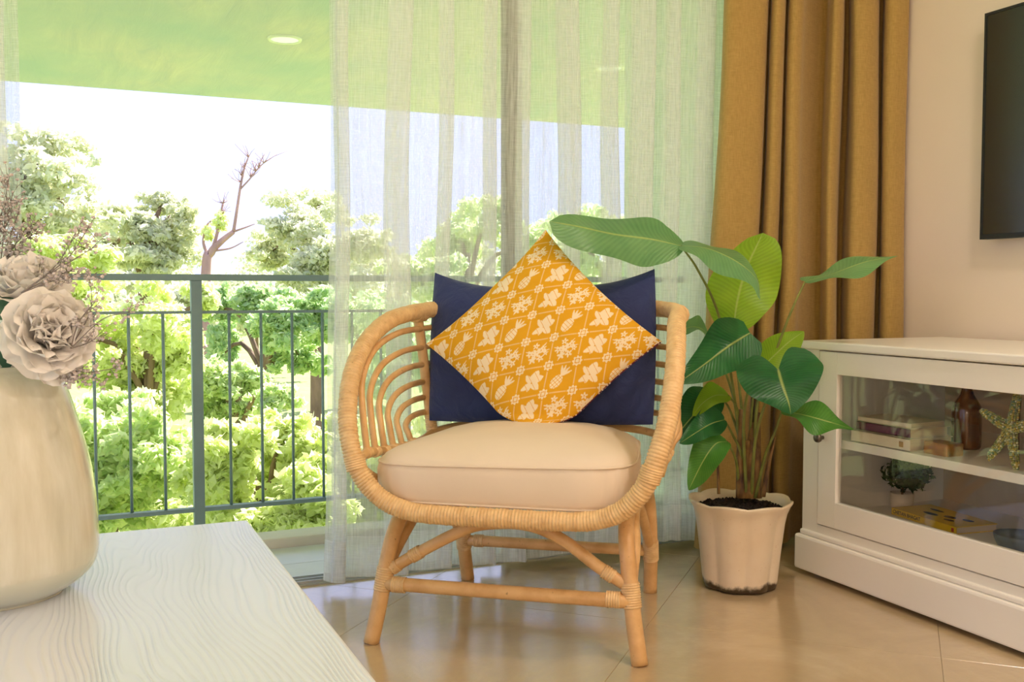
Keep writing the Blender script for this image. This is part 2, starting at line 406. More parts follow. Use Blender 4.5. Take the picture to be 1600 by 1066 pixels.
m, t, p = newmat('added_lamp_diffuser'); p.inputs['Emission Color'].default_value = ADDED_LAMP_COLOR + (1,); p.inputs['Emission Strength'].default_value = 4.0
M['addedglow'] = m
m, t, p = newmat('balcony_lamp_diffuser'); p.inputs['Base Color'].default_value = lin(244,246,248); p.inputs['Emission Color'].default_value = (0.9,0.97,1.0,1); p.inputs['Emission Strength'].default_value = 0.35
M['lampdim'] = m
M['bark'] = pmat('bark', lin(136,112,92), 0.9, 0.25, (6,6,2), 0.6, (14,14,4), bdist=0.05)
M['deadbark'] = pmat('bare_bark', lin(188,150,142), 0.9, 0.15, (6,6,2))
M['grass'] = pmat('meadow_grass', lin(160,170,92), 0.9, 0.12, (0.6,0.6,0.6), 0.5, (3,3,3), dark=lin(132,152,84), bdist=0.2)
M['foliage_lime'] = leafmat('foliage_lime', [(0.0, lin(216,226,164)), (0.5, lin(231,238,184)), (1.0, lin(246,248,216))], 0.6, 0.6, 0, True, 1.1, 0.3)  # outdoor haze is put into these pale leaf colours
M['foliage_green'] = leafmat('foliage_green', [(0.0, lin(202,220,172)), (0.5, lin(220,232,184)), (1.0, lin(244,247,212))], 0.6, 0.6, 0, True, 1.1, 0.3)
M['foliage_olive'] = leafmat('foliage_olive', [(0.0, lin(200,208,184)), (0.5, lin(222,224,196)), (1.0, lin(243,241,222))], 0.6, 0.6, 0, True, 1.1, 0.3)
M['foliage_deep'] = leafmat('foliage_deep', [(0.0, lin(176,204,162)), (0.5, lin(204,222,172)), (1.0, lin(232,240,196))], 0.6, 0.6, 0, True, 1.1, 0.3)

# ------------------------------------------------------------------ the room
WX, WL, YB, YF, ZC = 2.78, -2.7, -2.6, 3.03, 2.7
def struct(o): o['kind'] = 'structure'; return o
S = 1/math.sqrt(2); TS = 0.73
fl = struct(box('floor', WL, WX, YB, YF, -0.12, -0.004, M['grout']))
def clip(poly, ax, lim, sgn):
    out = []
    for a, b in zip(poly, poly[1:] + poly[:1]):
        ia, ib = sgn*(a[ax]-lim) <= 1e-9, sgn*(b[ax]-lim) <= 1e-9
        if ia: out.append(a)
        if ia != ib:
            k = (lim-a[ax])/(b[ax]-a[ax]); out.append(tuple(a[i]+(b[i]-a[i])*k for i in (0,1)))
    return out
for i in range(-10, 11):
    for j in range(-10, 11):
        c0, e0 = 0.11 + TS*i, 2.65 + TS*j; g = 0.00035
        pl = []
        for c_, e_ in ((c0+g,e0+g),(c0+TS-g,e0+g),(c0+TS-g,e0+TS-g),(c0+g,e0+TS-g)):
            pl.append(((c_+e_)*S, (e_-c_)*S))
        for ax, lim, sg in ((0,WX,1),(0,WL,-1),(1,YF,1),(1,YB,-1)):
            if pl: pl = clip(pl, ax, lim, sg)
        if len(pl) < 3: continue
        n = len(pl); A = sum(pl[k][0]*pl[(k+1)%n][1]-pl[(k+1)%n][0]*pl[k][1] for k in range(n))
        if abs(A) < 0.004: continue
        if A < 0: pl = pl[::-1]
        V = [(x, y, -0.006) for x, y in pl] + [(x, y, 0.0) for x, y in pl]
        Fc = [tuple(range(n))[::-1], tuple(range(n, 2*n))] + [(k, (k+1)%n, n+(k+1)%n, n+k) for k in range(n)]
        bev(mesh_obj('tile', V, Fc, M['tile'], fl, smooth=False), 0.0006, 1)
struct(box('wall_right', WX, WX+0.15, YB, 3.2, -0.12, ZC, M['wall']))
wl_ = struct(box('wall_left', WL-0.15, WL, YB, -0.6, -0.12, ZC, M['wall']))
box('lintel', WL-0.15, WL, -0.6, 3.2, 2.36, ZC, M['wall'], wl_)
w2 = bpy.data.objects.new('added_window', None); COL.objects.link(w2); w2.location = (WL-0.07, 1.2, 0); ORG[w2] = np.array((WL-0.07, 1.2, 0.0)); struct(w2)  # unseen window added to bring cool daylight in from the left
for y_ in (-0.6, 0.65, 1.9, 3.14): box('stile', WL-0.10, WL-0.05, y_, y_+0.05, 0.0, 2.36, M['black'], w2, 0.003)
box('sill_track', WL-0.15, WL, -0.6, 3.2, -0.12, 0.0, M['alu'], w2)
for y_ in (-0.55, 0.70, 1.95): box('pane', WL-0.078, WL-0.072, y_, y_+1.19, 0.0, 2.36, M['winglass'], w2)
struct(box('wall_back', WL-0.15, WX+0.15, YB-0.15, YB, -0.12, ZC, M['wall']))
struct(box('ceiling', WL-0.15, WX+0.15, YB-0.15, 3.2, ZC, ZC+0.15, M['ceiling']))
wf = struct(box('wall_window', 2.4, WX, 3.06, 3.2, -0.12, ZC, M['wall']))
box('lintel', WL, 2.4, 3.06, 3.2, 2.36, ZC, M['wall'], wf)
struct(box('baseboard_right', WX-0.014, WX, YB, 3.06, 0.0, 0.09, M['white_paint'], bw=0.003))
struct(box('wall_balcony', 2.4, 2.55, 3.2, 4.11, -3.3, 2.4, M['outwall']))
struct(box('ceiling_balcony', -7.0, 9.0, 3.2, 8.13, 2.4, 2.62, M['soffit']))
bf = struct(box('floor_balcony', -3.2, 2.4, 3.12, 3.57, -0.14, -0.016, M['balgrout']))
for i in range(-11, 9):
    for (ya, yb) in ((3.122, 3.342), (3.345, 3.568)):
        x0 = i*0.30 - 0.02
        if x0+0.297 > 2.4: continue
        bev(box('tile', x0, x0+0.297, ya, yb, -0.018, -0.012, M['baltile'], bf), 0.001, 1)
struct(box('trim_1', -3.2, 2.4, 3.57, 3.70, -0.4, 0.022, M['curb'], bw=0.006))
# sliding door: sill track and the closed right leaf
w1 = bpy.data.objects.new('window_1', None); COL.objects.link(w1); w1.location = (1.87, 3.075, 0); ORG[w1] = np.array((1.87,3.075,0.0)); struct(w1)
sill = box('sill_track', WL, 2.4, 3.03, 3.12, -0.03, 0.004, M['alu'], w1)
for y in (3.045, 3.075, 3.105): box('track_ridge', WL, 2.4, y-0.002, y+0.002, 0.0, 0.012, M['alu'], sill)
box('stile', 1.334, 1.395, 3.055, 3.095, 0.012, 2.36, M['bronze'], w1, 0.003)
box('stile', 2.345, 2.40, 3.055, 3.095, 0.012, 2.36, M['black'], w1, 0.003)
box('bottom_rail', 1.395, 2.345, 3.055, 3.095, 0.012, 0.085, M['black'], w1, 0.003)
box('top_rail', 1.395, 2.345, 3.055, 3.095, 2.29, 2.36, M['black'], w1, 0.003)
box('pane', 1.395, 2.345, 3.072, 3.078, 0.085, 2.29, M['winglass'], w1)

# ------------------------------------------------------------------ balcony railing
rl = thing('balcony_railing', (0.42, 3.63, 0.022), 'grey metal balcony railing with thin vertical bars', 'railing')
box('top_rail', -3.0, 2.4, 3.605, 3.655, 0.936, 0.958, M['rail'], rl, 0.002)
box('upper_rod', -3.0, 2.4, 3.625, 3.635, 0.822, 0.832, M['rail'], rl)
box('lower_rail', -3.0, 2.4, 3.615, 3.645, 0.132, 0.146, M['rail'], rl, 0.001)
for k in range(-3, 3):
    px_ = 0.418 + 0.99*k
    if px_ > 2.36: continue
    box('post', px_-0.018, px_+0.018, 3.61, 3.65, 0.022, 0.937, M['rail'], rl, 0.002)
    for q in range(1, 9):
        xb = px_ + 0.11*q
        if q < 9 and xb < 2.38 and abs(xb - (px_+0.99)) > 0.05:
            V, Fc = tube_geo([(xb,3.63,0.146),(xb,3.63,0.822)], 0.0052, 8)
            mesh_obj('baluster', V, Fc, M['rail'], rl)

# ------------------------------------------------------------------ curtains
rnd = random.Random(4)
def cloth_uv(o, nu, nv, su, sv):
    me = o.data; uvl = me.uv_layers.new(name='UVMap')
    idx = np.empty(len(me.loops), np.int32); me.loops.foreach_get('vertex_index', idx)
    uv = np.stack([(idx // nv)/(nu-1)*su, (idx % nv)/(nv-1)*sv], 1).astype(np.float32)
    uvl.data.foreach_set('uv', uv.ravel())
def cloth(name, fn, nu, nv, mat, parent, su, sv):
    V = np.array([fn(i/(nu-1), j/(nv-1)) for i in range(nu) for j in range(nv)])
    i, j = np.meshgrid(np.arange(nu-1), np.arange(nv-1), indexing='ij'); a = (i*nv+j).ravel()
    Q = np.stack([a, a+nv, a+nv+1, a+1], 1)
    o = fast_mesh(name, V, Q, mat, parent, True); cloth_uv(o, nu, nv, su, sv); return o
def sheer_panel(label, x0, x1, bands, flare, seed, y0=2.955, zb=0.018):
    """a sheer with S-folds: each band (xa, xb) is where the cloth doubles back on itself"""
    r = random.Random(seed); P = [(x0-0.004, y0+0.02), (x0+0.012, y0-0.012)]
    for xa, xb in bands:
        yf, yk = y0 - r.uniform(.022,.036), y0 + r.uniform(.022,.038)
        P += [((P[-1][0]+xa)/2, y0 - 0.010 + r.uniform(-.012,.012)), (xa, yf+.012), (xb-.004, yf), (xb, yf+.014), ((xa+xb)/2, y0), (xa, yk-.014), (xa+.004, yk), (xb, yk-.012)]
    P += [((P[-1][0]+x1)/2, y0), (x1, y0-.01)]
    pl_ = resample(spline([(a, b, 0) for a, b in P], 8), 0.0065); nu = len(pl_)
    xs = np.linspace(0, 1, 12); zo = [r.uniform(-.010,.030) for _ in xs]
    th = thing('sheer_curtain', ((x0+x1)/2, y0, zb), label, 'curtain', None)
    def pt(u, z):
        k = u*(nu-1); i = min(int(k), nu-2); p_ = pl_[i] + (pl_[i+1]-pl_[i])*(k-i)
        h = z/2.5; q = max(0.0, 1-h)
        x = p_[0] + flare(u)*q + .007*q*math.sin(3.3*z+11*u+seed) + .004*math.sin(6*z+23*u)
        y = y0 + (p_[1]-y0)*(.80+.45*q) + .006*math.sin(9*u+2*z+seed)
        return (x, min(y, 3.012), z)
    def zbot(u): return zb + float(np.interp(u, xs, zo))
    cloth('fabric', lambda u, v: pt(u, zbot(u) + v*(2.5-zbot(u))), nu, 64, M['sheer'], th, nu*0.0065, 2.5)
    def hemf(u, v):
        p_ = pt(u, zbot(u) + v*0.125); return (p_[0], p_[1]-0.0025, p_[2])
    cloth('hem', hemf, nu, 8, M['hem'], th, nu*0.0065, 0.125)
    return th
sheer_panel('wide sheer white linen curtain with vertical folds behind the armchair', 0.758, 2.17, [(0.768,0.800),(0.925,0.985),(1.085,1.118),(1.228,1.256),(1.345,1.372),(1.495,1.550),(1.660,1.696),(1.770,1.835),(1.90,1.935),(2.02,2.065)], lambda u: -0.050*(1-u)**2, 11)
sheer_panel('narrow edge of sheer white curtain at the far left behind the flowers', -1.15, -0.106, [(-1.08,-1.03),(-.93,-.88),(-.78,-.74),(-.62,-.56),(-.45,-.41),(-.32,-.28),(-.18,-.135)], lambda u: 0.02*u, 5)
# ochre drape: plan section from left to right (x at the top, y)
sec = []
for px, dy in [(1128,.03),(1133,.0),(1145,-.018),(1168,-.022),(1188,-.014),(1197,.02),(1195,.085),(1199,.09),(1201,.02),(1208,-.014),(1217,-.010),(1223,.02),(1221,.08),(1226,.08),(1228,.01),(1238,-.018),(1249,-.006),(1254,.03),(1262,.06),(1273,.085),(1284,.08),(1289,.02),(1297,-.018),(1307,-.006),(1311,.03),(1310,.09),(1318,.095),(1322,.03),(1330,-.02),(1347,-.032),(1362,-.016),(1368,.02),(1366,.085),(1373,.085),(1376,.0),(1390,-.03),(1408,-.02),(1416,.0)]:
    yy = 2.85 - 0.09*(px-1128)/291 + dy; d_ = ray(px, 455); sec.append((yy*d_[0]/d_[1], yy))
sp = spline([(a, b, 0) for a, b in sec], 8)
sp = resample(sp, 0.009)
dr = thing('ochre_drape', (2.4, 2.82, 0.02), 'long ochre yellow drape gathered in deep folds beside the cabinet', 'curtain')
def drape(u, v):
    z = 0.02 + v*2.48; h = z/2.5
    k = u*(len(sp)-1); i = min(int(k), len(sp)-2); p_ = sp[i] + (sp[i+1]-sp[i])*(k-i)
    fl_ = max(0, 1-h*1.3)
    x = p_[0] - (1-u)**2.0*0.105*fl_ + 0.006*math.sin(5*z+9*u)*(1-u)
    y = 2.82 + (p_[1]-2.82)*(0.96+0.08*(1-h)) + 0.004*math.sin(4.3*z+15*u)
    if y < 2.70: y = 2.70
    return (min(x, 2.768), y, z)
cloth('fabric', drape, len(sp), 70, M['ochre'], dr, 1.6, 2.5)
# ------------------------------------------------------------------ coffee table
TX, TY, TZ = 0.322, 2.008, 0.45
tb = thing('coffee_table', (-0.28, 1.2, 0), 'low white painted wooden coffee table with raised brushed grain', 'table')
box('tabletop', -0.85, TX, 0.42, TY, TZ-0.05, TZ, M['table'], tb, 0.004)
for sx_ in (-0.79, TX-0.10):
    for sy_ in (0.50, TY-0.12): box('leg', sx_-0.03, sx_+0.03, sy_-0.03, sy_+0.03, 0.0, TZ-0.05, M['white_paint'], tb, 0.004)
box('apron', -0.79, TX-0.10, TY-0.13, TY-0.11, TZ-0.11, TZ-0.05, M['white_paint'], tb)
box('apron', -0.79, TX-0.10, 0.49, 0.51, TZ-0.11, TZ-0.05, M['white_paint'], tb)

# ------------------------------------------------------------------ vase and flowers
vc = onz(-12, 958, TZ); dv = vc - CAM; dv[2] = 0; dv /= np.linalg.norm(dv); VC = vc + dv*0.10
vz = thing('ceramic_vase', (VC[0], VC[1], TZ), 'large cream glazed ceramic vase standing on the white table', 'vase')
prof = [(0,0),(0.092,0),(0.100,0.003),(0.122,0.016),(0.142,0.036),(0.149,0.058),(0.1495,0.085),(0.147,0.135),(0.1425,0.175),(0.133,0.222),(0.120,0.270),(0.111,0.300),(0.104,0.318),(0.094,0.330),(0.085,0.336),(0.0815,0.341),(0.0785,0.341),(0.077,0.334),(0.088,0.318),(0.104,0.295),(0.114,0.27),(0.127,0.222),(0.138,0.16),(0.142,0.08),(0.13,0.03),(0,0.012)]
pp = spline([(r, 0, z) for r, z in prof], 3)
lathe('body', [(max(0, a[0]), a[2]) for a in pp], M['vase'], vz, 80, (VC[0], VC[1], TZ))
VR = np.array([RGT[0], RGT[1], 0]); 
def petal_mesh(name, L, Wd, cup, ruf, seed):
    r = random.Random(seed); nu, nv = 9, 9; V = []; Fc = []
    p1, p2 = r.uniform(0, 6), r.uniform(0, 6)
    for i in range(nu):
        t = i/(nu-1)
        w = Wd*(0.30 + 0.75*math.sin(min(1, t*1.05)*math.pi*0.62)) * (1 if t < 0.9 else 0.93)
        for j in range(nv):
            s = (j/(nv-1))*2-1
            x = L*t*(1 - 0.13*s*s*t); e = ruf*t*t
            y = w*s
            z = cup*(s*s)*0.5*w + cup*0.9*L*math.sin(t*1.9)*0.34 + e*0.16*L*math.sin(5*s+p1) + e*0.10*L*math.sin(9*s*t+p2)
            x += e*0.07*L*math.sin(7*s+p2)
            V.append((x, y, z))
    for i in range(nu-1):
        for j in range(nv-1): a = i*nv+j; Fc.append((a, a+1, a+nv+1, a+nv))
    me = bpy.data.meshes.new(name); me.from_pydata(V, [], Fc); me.polygons.foreach_set('use_smooth', [True]*len(Fc)); me.materials.append(M['petal']); return me
PET = [petal_mesh('petal', 1.0, 0.46, 1.0, 0.75, s) for s in range(4)] + [petal_mesh('petal', 1.0, 0.56, 0.75, 0.55, s+9) for s in range(4)]
def peony(c, axis, R, seed, label):
    r = random.Random(seed); axis = Vector(axis).normalized()
    th = thing('peony', c, label, 'flower', None)
    q = axis.to_track_quat('Z', 'Y')
    n = 0
    for lay, (cnt, tilt, ln, off) in enumerate([(5, 86, 0.70, 0.02), (7, 78, 0.85, 0.05), (9, 68, 0.98, 0.07), (10, 54, 1.05, 0.08), (10, 36, 1.10, 0.08), (9, 16, 1.08, 0.06), (8, -6, 1.0, 0.03)]):
        for k in range(cnt):
            a = 2*math.pi*(k + 0.37*lay)/cnt + r.uniform(-0.18, 0.18)
            me = PET[r.randrange(4) + (4 if lay > 3 else 0)]
            o = bpy.data.objects.new('petal', me); COL.objects.link(o); o.parent = th; ORG[o] = ORG[th]
            ti = math.radians(tilt + r.uniform(-9, 9)); s = R*ln*r.uniform(0.9, 1.08)
            m_ = q.to_matrix().to_4x4() @ Matrix.Rotation(a, 4, 'Z') @ Matrix.Translation((off*R*2, 0, -0.35*R + 0.05*R*lay*-1+0.1*R)) @ Matrix.Rotation(-ti, 4, 'Y') @ Matrix.Diagonal((s, s*r.uniform(0.85,1.1), s, 1))
            o.matrix_local = m_
    return th
toc = -FWD
P1c = at(42, 448, 1.50); P2c = at(78, 522, 1.42)
ax1 = -FWD*0.35 + UPV*0.95 + RGT*0.15; ax2 = -FWD*0.60 + RGT*0.55 + UPV*0.30
f1 = peony(P1c, ax1, 0.058, 3, 'cream white peony leaning back, upper of the two blooms in the vase')
f2 = peony(P2c, ax2, 0.060, 8, 'cream white ruffled peony drooping over the vase rim, lower bloom')
neck = np.array((VC[0], VC[1], TZ+0.30))
tube('stem', [P1c - np.array(ax1)*0.01, at(28,520,1.47), neck+np.array((0.01,0.0,-0.02)), neck+np.array((0.02,0.02,-0.15))], 0.0045, M['greenstem'], f1, 8)
tube('stem', [P2c - np.array(ax2)*0.01, at(40,545,1.44), neck+np.array((0.035,-0.01,0.0)), neck+np.array((0.0,0.03,-0.18))], 0.0045, M['greenstem'], f2, 8)
def flat_leaf(name, mid, A, B, mat, parent, nu=16, nv=9, prof=None, wave=0.0, nw=3, droop=0.0, lobe=0.0):
    mid = spline([at(*q) for q in mid], 12); mid = resample(mid, np.linalg.norm(np.diff(mid,axis=0),axis=1).sum()/(nu-1))[:nu]
    px0, py0, D0 = 0, 0, 0
    def vec(a): return (RGT*a[0] - UPV*a[1])*3.0/F + FWD*a[2]
    A = vec(A); B = vec(B); V = []; UV = []; Fc = []
    Nn = np.cross(A, B); Nn = np.cross(mid[-1]-mid[0], A-B); Nn /= np.linalg.norm(Nn)+1e-9
    n = len(mid)
    for i in range(n):
        t = i/(n-1); w = prof(t) if prof else math.sin(math.pi*min(1, t**0.75))**0.75
        for j in range(nv):
            s = j/(nv-1)*2-1; v = A if s < 0 else B
            a = abs(s)
            P = mid[i] + v*w*a*(1) + Nn*(wave*w*a*math.sin(nw*math.pi*t + (2 if s < 0 else 0)) - droop*a*a*w)
            back = (mid[0]-mid[-1])*0.06*a*a*math.sin(math.pi*t)*1.2
            if t < 0.2: back = back + (mid[0]-mid[-1])*0.10*a*(1-t/0.2)*w
            if lobe: back = back + (mid[0]-mid[-1])*lobe*math.sin(a*1.9)*(1-t)**2.2
            V.append(P+back); UV.append((t, s))
    for i in range(n-1):
        for j in range(nv-1): a = i*nv+j; Fc.append((a, a+1, a+nv+1, a+nv))
    o = mesh_obj(name, V, Fc, mat, parent)
    uvl = o.data.uv_layers.new(name='UVMap')
    for lp in o.data.loops: uvl.data[lp.index].uv = UV[lp.vertex_index]
    return o
flat_leaf('leaf', [(34,574,1.47),(26,556,1.46),(16,540,1.46),(4,522,1.46)], (-9,-6,0), (9,6,0), M['flowerleaf'], f2)
flat_leaf('leaf', [(25,470,1.47),(10,478,1.45),(0,500,1.44)], (-8,-8,0), (8,8,0), M['flowerleaf'], f1)
flat_leaf('leaf', [(10,575,1.44),(4,550,1.43),(-12,520,1.42)], (-6,0,0), (6,0,0), M['flowerleaf'], f1)
# dried baby's breath
ico = bmesh.new(); bmesh.ops.create_icosphere(ico, subdivisions=1, radius=1.0); IV = np.array([v.co for v in ico.verts]); IF = [tuple(v.index for v in f.verts) for f in ico.faces]; ico.free()
def sprig(base, ends, seed, label, dens=1.0, spread=0.030):
    r = np.random.RandomState(seed); th = thing('dried_sprig', base, label, 'dried flower', 'dried sprigs in the vase')
    st = Geo(); bl = Geo()
    def blossom(p):
        s = r.uniform(0.0017, 0.0033); d = IV*(1+r.uniform(-0.3,0.3,(len(IV),1)))*s*np.array([1,1,r.uniform(0.7,1)])
        bl.add((d+p).tolist(), IF)
    def twig(p, q, ra, rb, k=5):
        m_ = (p+q)/2 + r.normal(0, 0.06*np.linalg.norm(q-p), 3)
        P = spline([p, m_, q], k); V, Fc = tube_geo(P, np.linspace(ra, rb, len(P)), 5); st.add(V, Fc); return P
    for e in ends:
        P = twig(np.array(base), np.array(e), 0.0009, 0.0005, 8)
        for i in range(int(9*dens)):
            t = r.uniform(0.35, 1.0); b = P[min(len(P)-1, int(t*(len(P)-1)))]
            L = r.uniform(0.6, 1.3)*spread
            dirv = r.normal(0, 1, 3)*np.array([1,0.8,1]); dirv /= np.linalg.norm(dirv); dirv = dirv*0.8 + (np.array(e)-np.array(base))/np.linalg.norm(np.array(e)-np.array(base))*0.6
            q = b + dirv*L; Q = twig(b, q, 0.00045, 0.0003, 3); blossom(q)
            for _ in range(r.randint(2, 4)):
                bb = Q[r.randint(1, len(Q))]; d2 = r.normal(0, 1, 3); d2 /= np.linalg.norm(d2)
                q2 = bb + d2*L*0.45; twig(bb, q2, 0.00035, 0.00025, 2); blossom(q2)
        blossom(P[-1])
    mesh_obj('twigs', st.V, st.F, M['twig'], th); o = mesh_obj('blossoms', bl.V, bl.F, M['gyp'], th, smooth=False); o['kind'] = 'stuff'
    return th
sprig(at(33,458,1.33), [at(140,352,1.32), at(128,345,1.34), at(160,432,1.31), at(150,385,1.33), at(120,420,1.33)], 3, 'dried brown gypsophila sprig rising to the right in front of the peonies', 1.0, 0.022)
sprig(at(110,545,1.40), [at(205,488,1.38), at(150,470,1.40), at(165,520,1.41), at(140,430,1.43)], 5, 'dried gypsophila sprig reaching furthest right past the lower peony', 0.8, 0.022)
sprig(at(95,575,1.45), [at(120,590,1.43), at(185,575,1.43), at(110,600,1.42), at(150,590,1.44)], 7, 'short dried gypsophila sprig hanging beside the vase shoulder', 0.9, 0.018)
sprig(at(0,420,1.55), [at(12,275,1.56), at(30,330,1.55), at(48,360,1.54), at(5,320,1.57), at(20,300,1.56), at(40,390,1.54), at(-10,290,1.57), at(60,350,1.54)], 9, 'dense dried gypsophila sprig standing tallest at the left picture edge', 1.6, 0.028)

# ------------------------------------------------------------------ rattan armchair
CO = np.array([1.17, 2.494, 0.0]); CU = np.array([0.795, -0.606, 0]); CU /= np.linalg.norm(CU); CV = np.array([-CU[1], CU[0], 0])
def ch(u, v, w): return CO + CU*u + CV*v + np.array([0, 0, w])
chair = thing('rattan_armchair', CO, 'honey rattan tub armchair with wrapped hoop frame and splayed legs', 'chair')
half = [(0,-.378,.357),(.13,-.378,.357),(.22,-.378,.362),(.285,-.382,.385),(.33,-.387,.425),(.36,-.390,.475),(.378,-.382,.53),(.392,-.362,.58),(.400,-.337,.63),(.405,-.305,.68),(.406,-.255,.73),(.402,-.18,.778),(.394,-.06,.818),(.388,.08,.834),(.372,.19,.842),(.318,.285,.848),(.18,.34,.856),(0,.358,.86)]
loop = [ch(*q) for q in half] + [ch(-q[0], q[1], q[2]) for q in half[-2:0:-1]]
lp = resample(spline(loop, 10, True), 0.00165, True)
n = len(lp); s_ = np.arange(n); per = 5
rw = random.Random(2); amp = np.repeat([rw.uniform(0.6, 1.15) for _ in range(n//per+1)], per)[:n]
prof_w = np.array([0.0, 0.85, 1.0, 1.0, 0.85])[s_ % per]
V, Fc = tube_geo(lp, 0.0215 + 0.0029*prof_w*amp, 12, True)
mesh_obj('hoop_frame', V, Fc, M['wrap'], chair)
def wrap(P, r, parent=chair, name='binding', per_len=0.006, seg=12):
    P = resample(np.asarray(P, float), per_len/4)
    k = np.arange(len(P)); rr = r - 0.0005 + 0.0022*np.array([0.0,0.85,1.0,0.85])[k % 4]
    V, Fc = tube_geo(P, rr, seg); return mesh_obj(name, V, Fc, M['wrap'], parent)
def mirror(pts): return [(-a, b, c) for a, b, c in pts]
for s in (1, -1):
    tube('back_post', [ch(s*.388,.17,.832), ch(s*.380,.19,.72), ch(s*.368,.205,.58), ch(s*.355,.21,.47), ch(s*.33,.20,.37)], 0.0150, M['cane'], chair, 10)
    wrap([ch(s*.388,.14,.834), ch(s*.382,.20,.835)], 0.0260)
    wrap([ch(s*.362,.207,.53), ch(s*.356,.21,.47)], 0.0168)
# side rail that carries the ribs, and ribs that sweep round the back
rail_h = [(.364,-.385,.48),(.367,-.29,.488),(.368,-.15,.472),(.366,0,.46),(.360,.12,.462),(.338,.22,.478),(.24,.285,.492),(0,.31,.50)]
tube('side_rail', [ch(*q) for q in rail_h] + [ch(-q[0],q[1],q[2]) for q in rail_h[-2::-1]], 0.0115, M['cane'], chair, 10)
vst = [-.292, -.234, -.165, -.095, -.02, .06]
zps = [.788, .732, .680, .628, .580, .535]
for k in range(6):
    v0, zp = vst[k], zps[k]
    zr = float(np.interp(v0, [-.385,-.29,-.15,0,.12], [.48,.488,.472,.46,.462]))
    vb = .205 - 0.0*k; run = vb - v0; up = zp - zr
    hp = [(.367, v0, zr-.01), (.378, v0-.004, zr + up*.35), (.392, v0 + run*.06, zr + up*.62), (.392, v0 + run*.24, zr + up*.86), (.386, v0 + run*.58, zr + up*.98), (.374, vb, zp), (.32, .275, zp+.006), (.18, .325, zp+.012), (0, .342, zp+.015)]
    tube('rib', [ch(*q) for q in hp] + [ch(-q[0],q[1],q[2]) for q in hp[-2::-1]], 0.0092, M['cane'], chair, 8)
    for s in (1, -1):
        wrap([ch(s*.3675, v0-.012, zr), ch(s*.367, v0+.014, zr)], 0.0132)
for s in (1, -1):
    wrap([ch(s*.364,-.388,.479), ch(s*.366,-.345,.484)], 0.0142)
    wrap([ch(s*.356,-.3905,.462), ch(s*.366,-.3885,.496)], 0.0255)
# seat frame
seat_h = [(.366,-.375,.475),(.345,-.30,.425),(.30,-.22,.385),(.22,-.16,.372),(0,-.15,.370)]
tube('seat_support', [ch(*q) for q in seat_h] + [ch(-q[0],q[1],q[2]) for q in seat_h[-2::-1]], 0.0125, M['cane'], chair, 10)
seat_b = [(.352,.15,.47),(.31,.15,.40),(.22,.15,.374),(0,.15,.370)]
tube('seat_support', [ch(*q) for q in seat_b] + [ch(-q[0],q[1],q[2]) for q in seat_b[-2::-1]], 0.0125, M['cane'], chair, 10)
for k in range(9):
    u = -.24 + .06*k
    tube('seat_cane', [ch(u,-.362,.362), ch(u,-.2,.370), ch(u,.1,.372), ch(u,.20,.374)], 0.0062, M['cane'], chair, 8, sm=4)
# legs: each front leg sweeps back into the rear leg under the seat
for s in (1, -1):
    df = .012 if s > 0 else 0.0
    fo = (-.356,-.305) if s < 0 else (.33,-.301); bo = (-.272,.304) if s < 0 else (.296,.301)
    tube('leg', [ch(fo[0],fo[1],0), ch(fo[0]-s*.017,fo[1]+.018,.10), ch(fo[0]-s*.03,fo[1]+.036,.20), ch(fo[0]-s*.040,fo[1]+.062,.27), ch(fo[0]-s*.048,fo[1]+.11,.315), ch(fo[0]-s*.052,fo[1]+.19,.338), ch(fo[0]-s*.055,0,.340)], 0.0205, M['cane'], chair, 14)
    tube('leg', [ch(bo[0],bo[1],0), ch(bo[0]+s*.004,bo[1]-.03,.12), ch(bo[0]+s*.004,bo[1]-.06,.23), ch(bo[0]+s*.002,bo[1]-.11,.305), ch(bo[0],bo[1]-.19,.335), ch(fo[0]-s*.055,0,.340)], 0.0205, M['cane'], chair, 14)
    # binding at the joints
    wrap([ch(fo[0]-s*.0215,fo[1]+.0245,.130), ch(fo[0]-s*.029,fo[1]+.034,.19)], 0.0225)
    wrap([ch(fo[0]-s*.05,fo[1]+.023,.149), ch(fo[0]-s*.085,fo[1]+.023,.149)], 0.0195)
    wrap([ch(bo[0]+s*.004,bo[1]-.026,.105), ch(bo[0]+s*.004,bo[1]-.042,.165)], 0.0225)
    wrap([ch(bo[0]-s*.03,bo[1]-.033,.132), ch(bo[0]-s*.06,bo[1]-.033,.132)], 0.0185)
    tube('side_arch', [ch(fo[0]-s*.026,fo[1]+.03,.175), ch(s*.305,-.20,.255), ch(s*.292,-.10,.308), ch(s*.285,0,.318), ch(s*.285,.09,.30), ch(s*.290,.18,.235), ch(bo[0]+s*.004,bo[1]-.035,.14)], 0.0145, M['cane'], chair, 10)
tube('front_arch', [ch(-.326,-.272,.178), ch(-.25,-.264,.225), ch(-.17,-.256,.270), ch(-.10,-.250,.303), ch(-.04,-.248,.314), ch(.02,-.248,.316), ch(.08,-.250,.305), ch(.15,-.256,.272), ch(.225,-.264,.222), ch(.30,-.270,.180)], 0.0155, M['cane'], chair, 10)
wrap([ch(-.262,-.265,.218), ch(-.235,-.262,.234)], 0.0168); wrap([ch(-.312,-.271,.186), ch(-.295,-.269,.198)], 0.0168)
wrap([ch(.235,-.265,.215), ch(.262,-.267,.2)], 0.0168)
tube('front_stretcher', [ch(-.335,-.281,.150), ch(0,-.281,.1485), ch(.308,-.279,.147)], 0.0180, M['cane'], chair, 12)
tube('back_stretcher', [ch(-.276,.27,.132), ch(0,.27,.132), ch(.30,.27,.132)], 0.0172, M['cane'], chair, 12)

